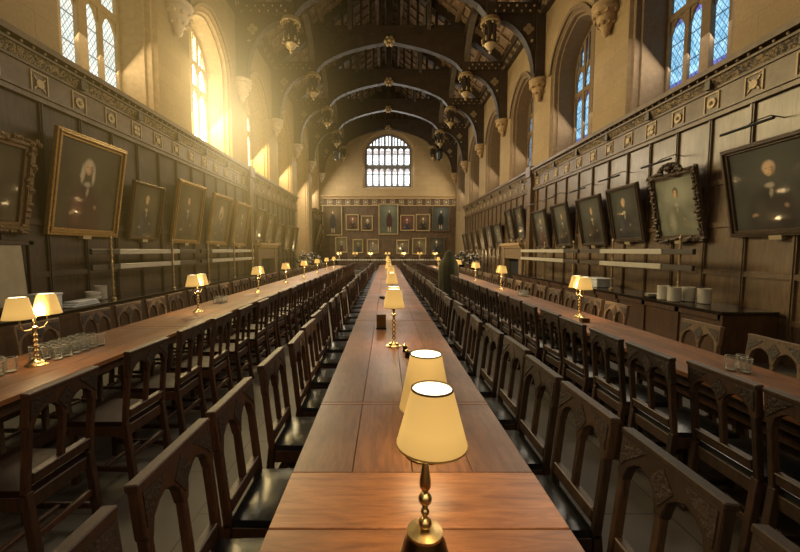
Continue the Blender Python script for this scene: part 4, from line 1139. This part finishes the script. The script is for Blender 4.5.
for r in range(3):
    for k in range(5):
        tumbler(-3.03+0.10*r,2.36+0.095*k,'clear tumbler before the first sunny lamp, row %s from the wall, %s outward'%(('one','two','three')[r],ORD[k]),'tumblers clustered before the lamp')
for k,(x,y) in enumerate(((2.64,2.78),(2.70,2.72),(2.745,2.80))):
    tumbler(x,y,'clear upturned tumbler, %s in the trio on the shady table'%ORD[k],'trio of tumblers on the shady table')
for k in range(6):
    tumbler(2.72+0.08*(k%2),7.3+0.1*(k//2),'clear tumbler in the cluster before the second shady lamp, %s along'%ORD[k],'tumblers by the second shady lamp')
for k in range(6):
    tumbler(-2.95+0.09*(k%2),6.35+0.1*(k//2),'clear tumbler in the cluster after the second sunny lamp, %s along'%ORD[k],'tumblers by the second sunny lamp')

# ------------------------------------------------------------------ dais and high table
b=MB(); b.box(XL,XR,26.3,YB,0,0.18); b.box(XL,XR,26.0,26.3,0,0.09)
tag(b.build('floor_dais',M['floor']),'low dais step carrying the high table before the end wall','dais',None,'structure')
root=empty('high_table',(XC,28.6,0.18)); tag(root,'long high table under a white cloth across the dais','table')
b=MB(); b.box(-4.4,4.2,-0.5,0.5,0.70,0.76); b.build('table_top',M['chair_red'],root)
b=MB(); b.box(-4.42,4.22,-0.52,0.52,0.755,0.775); b.box(-4.42,4.22,-0.53,-0.515,0.70,0.775); b.build('table_runner',M['white'],root)
for x in (-4.0,-1.4,1.3,3.9):
    b=MB(); b.box(x-0.08,x+0.08,-0.35,0.35,0,0.7); b.build('leg',M['chair'],root)
for i,x in enumerate((-3.62,-2.38,-1.20,0.12,1.36,2.60,3.80)):
    o=copy_tree(d0); place(o,(x,28.6,0.18+0.776),PI/2,'two-shade lamp on the high table, %s from the sunlit side'%ORD[i],'lamps along the high table')
    if i%2==0: lamp_light((x,28.6,1.4),20.0)
for i in range(10):
    x=-4.0+0.88*i
    o=bpy.data.objects.new('dining_chair',CH_B[1]); COL.link(o); o['category']='chair'; place(o,(x,27.75,0.18),PI/2,'dark chair drawn up to the high table, %s from the sunlit side'%ORD[i],'chairs along the high table')
# hanging dark lanterns before the end wall
for s,lab in ((-1,'sunlit'),(1,'shaded')):
    root=empty('hanging_lantern',(XC+s*3.78,27.8,8.25)); tag(root,'dark iron lantern hanging before the end wall on the %s side'%lab,'lantern','dark hanging lanterns')
    b=MB(); b.lathe([(0.05,0),(0.2,0.1),(0.24,0.55),(0.3,0.62),(0.12,0.85),(0.04,0.95)],8); b.build('lantern_body',M['black'],root)
    b=MB(); b.tube([(0,0,0.9),(0,0,1.9)],0.02,6); b.build('chain',M['black'],root)

# dark flower stands near the far ends of the side walls
def plant(x,y,lab,seed):
    rg=random.Random(seed); root=empty('flower_stand',(x,y,0)); tag(root,lab,'flower arrangement','flower arrangements by the walls')
    b=MB(); b.lathe([(0.2,0),(0.2,0.05),(0.06,0.12),(0.06,0.5),(0.16,0.6),(0.2,0.8),(0.17,0.82)],14); b.build('urn',M['black'],root,smooth=True)
    f=MB(); g=MB()
    for k in range(120):
        a=rg.uniform(0,2*PI); r=rg.uniform(0.05,0.55); z=0.85+rg.uniform(0,0.75)*(1-r*0.9)
        x_,y_=r*math.cos(a),r*math.sin(a); d=0.12
        f._add([(x_-d*math.cos(a),y_-d*math.sin(a),z-0.05),(x_+0.05*math.sin(a),y_-0.05*math.cos(a),z),(x_+d*math.cos(a),y_+d*math.sin(a),z+rg.uniform(-.08,.1)),(x_-0.05*math.sin(a),y_+0.05*math.cos(a),z+0.01)],[(0,1,2,3)])
        if k%5==0: g.ball((x_,y_,z+0.06),0.05,6,4)
    f.build('foliage',M['leaf'],root); g.build('blossom',M['flower'],root)
plant(-4.9,21.6,'dark flower arrangement with pale blooms at the foot of the tall bay',1)
plant(-4.6,23.6,'dark flower arrangement standing just beyond the tall bay opening',2)
plant(5.0,21.2,'dark flower arrangement with pale blooms by the shaded wall portraits',3)
plant(4.6,22.6,'dark flower arrangement further along the shaded wall',4)

# tall olive-draped form rising above the aisle-side chairs of the shady table
b=MB(); prof=[(0.29,0.0),(0.30,0.5),(0.31,0.95),(0.30,1.15),(0.26,1.32),(0.17,1.45),(0.13,1.52),(0.12,1.6),(0.07,1.66),(0.01,1.68)]
n=48; vs=[];fs=[]
for (r,z) in prof:
    for k in range(n):
        a=2*PI*k/n; rr=r*(1+0.05*math.sin(a*11+z*1.5)*(1-z/2)); vs.append((rr*math.cos(a),rr*0.8*math.sin(a),z))
for i in range(len(prof)-1):
    for k in range(n): fs.append((i*n+k,i*n+(k+1)%n,(i+1)*n+(k+1)%n,(i+1)*n+k))
b._add(vs,fs)
o=b.build('draped_stand',M['olive'],None,smooth=True); o.location=(1.90,11.2,0); tag(o,'tall rounded form draped in dark olive cloth among the aisle chairs','draped stand')

# ------------------------------------------------------------------ light
def area(loc, target, sx, sy, e, col):
    l=bpy.data.lights.new('window_daylight','AREA'); l.shape='RECTANGLE'; l.size=sx; l.size_y=sy; l.energy=e; l.color=col
    o=bpy.data.objects.new('window_daylight',l); COL.link(o); o.location=loc
    o.rotation_euler=(Vector(target)-Vector(loc)).to_track_quat('-Z','Y').to_euler(); return o
eL=[100,400,330,230,280,150]; eR=[125,95,80,70,70,90]
for i,c in enumerate(WINS):
    warm=[(1.0,0.86,0.6),(1.0,0.74,0.32),(1.0,0.78,0.40),(1.0,0.82,0.5),(1.0,0.86,0.62),(1.0,0.9,0.7)][i]
    area((XL+0.12,c,7.2),(XC+1.5,c-0.8,1.8),2.0,3.4,eL[i],warm)
    area((XR-0.12,c,7.2),(XC-1.5,c-0.4,1.8),2.0,3.4,eR[i],(1.0,0.88,0.68) if i<2 else (1.0,0.84,0.6))
area((0.2,YB+0.2,8.9),(0.2,14,0),3.4,3.6,110,(1.0,0.95,0.85))
area((0.2,-2.6,5.2),(0.2,9,2.2),8.0,5.0,115,(1.0,0.80,0.55))  # added fill behind the camera; no window stands there

# world: dim ambient, and golden haze emitting its own light in place of sun at the second sunlit window
t=NT('hall_air',True)
bg=t.n('ShaderNodeBackground'); bg.inputs[0].default_value=(0.8,0.85,1.0,1); bg.inputs[1].default_value=0.3
ow=t.n('ShaderNodeOutputWorld'); t.l(bg.outputs[0],ow.inputs[0])
HAZE=True
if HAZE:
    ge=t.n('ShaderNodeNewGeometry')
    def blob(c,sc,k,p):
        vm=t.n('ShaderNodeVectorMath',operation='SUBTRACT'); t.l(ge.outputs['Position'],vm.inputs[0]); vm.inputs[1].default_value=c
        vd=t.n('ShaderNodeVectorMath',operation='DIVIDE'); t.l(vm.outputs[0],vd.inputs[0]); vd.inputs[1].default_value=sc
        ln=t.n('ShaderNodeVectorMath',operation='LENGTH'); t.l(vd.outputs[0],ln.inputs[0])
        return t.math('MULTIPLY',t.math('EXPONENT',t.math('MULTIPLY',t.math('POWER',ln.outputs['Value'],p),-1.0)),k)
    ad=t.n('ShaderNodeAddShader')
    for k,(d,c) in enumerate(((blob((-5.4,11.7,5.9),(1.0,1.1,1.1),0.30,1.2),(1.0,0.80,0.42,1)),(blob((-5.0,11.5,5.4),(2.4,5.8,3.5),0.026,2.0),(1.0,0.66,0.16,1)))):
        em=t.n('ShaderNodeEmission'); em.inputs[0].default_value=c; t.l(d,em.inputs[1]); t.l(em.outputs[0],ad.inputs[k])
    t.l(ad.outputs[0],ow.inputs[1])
try: scene.world.cycles.volume_step_size=2.0
except Exception: print('no step')
try: scene.world.cycles.volume_sampling='MULTIPLE_IMPORTANCE'
except Exception: pass

# ------------------------------------------------------------------ camera
cd=bpy.data.cameras.new('camera'); cam=bpy.data.objects.new('camera',cd); COL.link(cam)
cd.sensor_width=36; cd.lens=370/800*36; cd.shift_x=14/800; cd.clip_start=0.02
cam.location=(0,0,EYE); cam.rotation_euler=(PI/2-math.atan(26/370),0,0)
scene.camera=cam
scene.view_settings.view_transform='Standard'
try: scene.view_settings.look='None'
except Exception: pass
scene.view_settings.exposure=0.64
scene.view_settings.gamma=0.97
scene.cycles.volume_step_rate=6.0; scene.cycles.transparent_max_bounces=24; scene.cycles.max_bounces=6; scene.cycles.diffuse_bounces=3; scene.cycles.glossy_bounces=3; scene.cycles.transmission_bounces=6
scene.cycles.sample_clamp_indirect=4.0; scene.cycles.caustics_reflective=False; scene.cycles.caustics_refractive=False
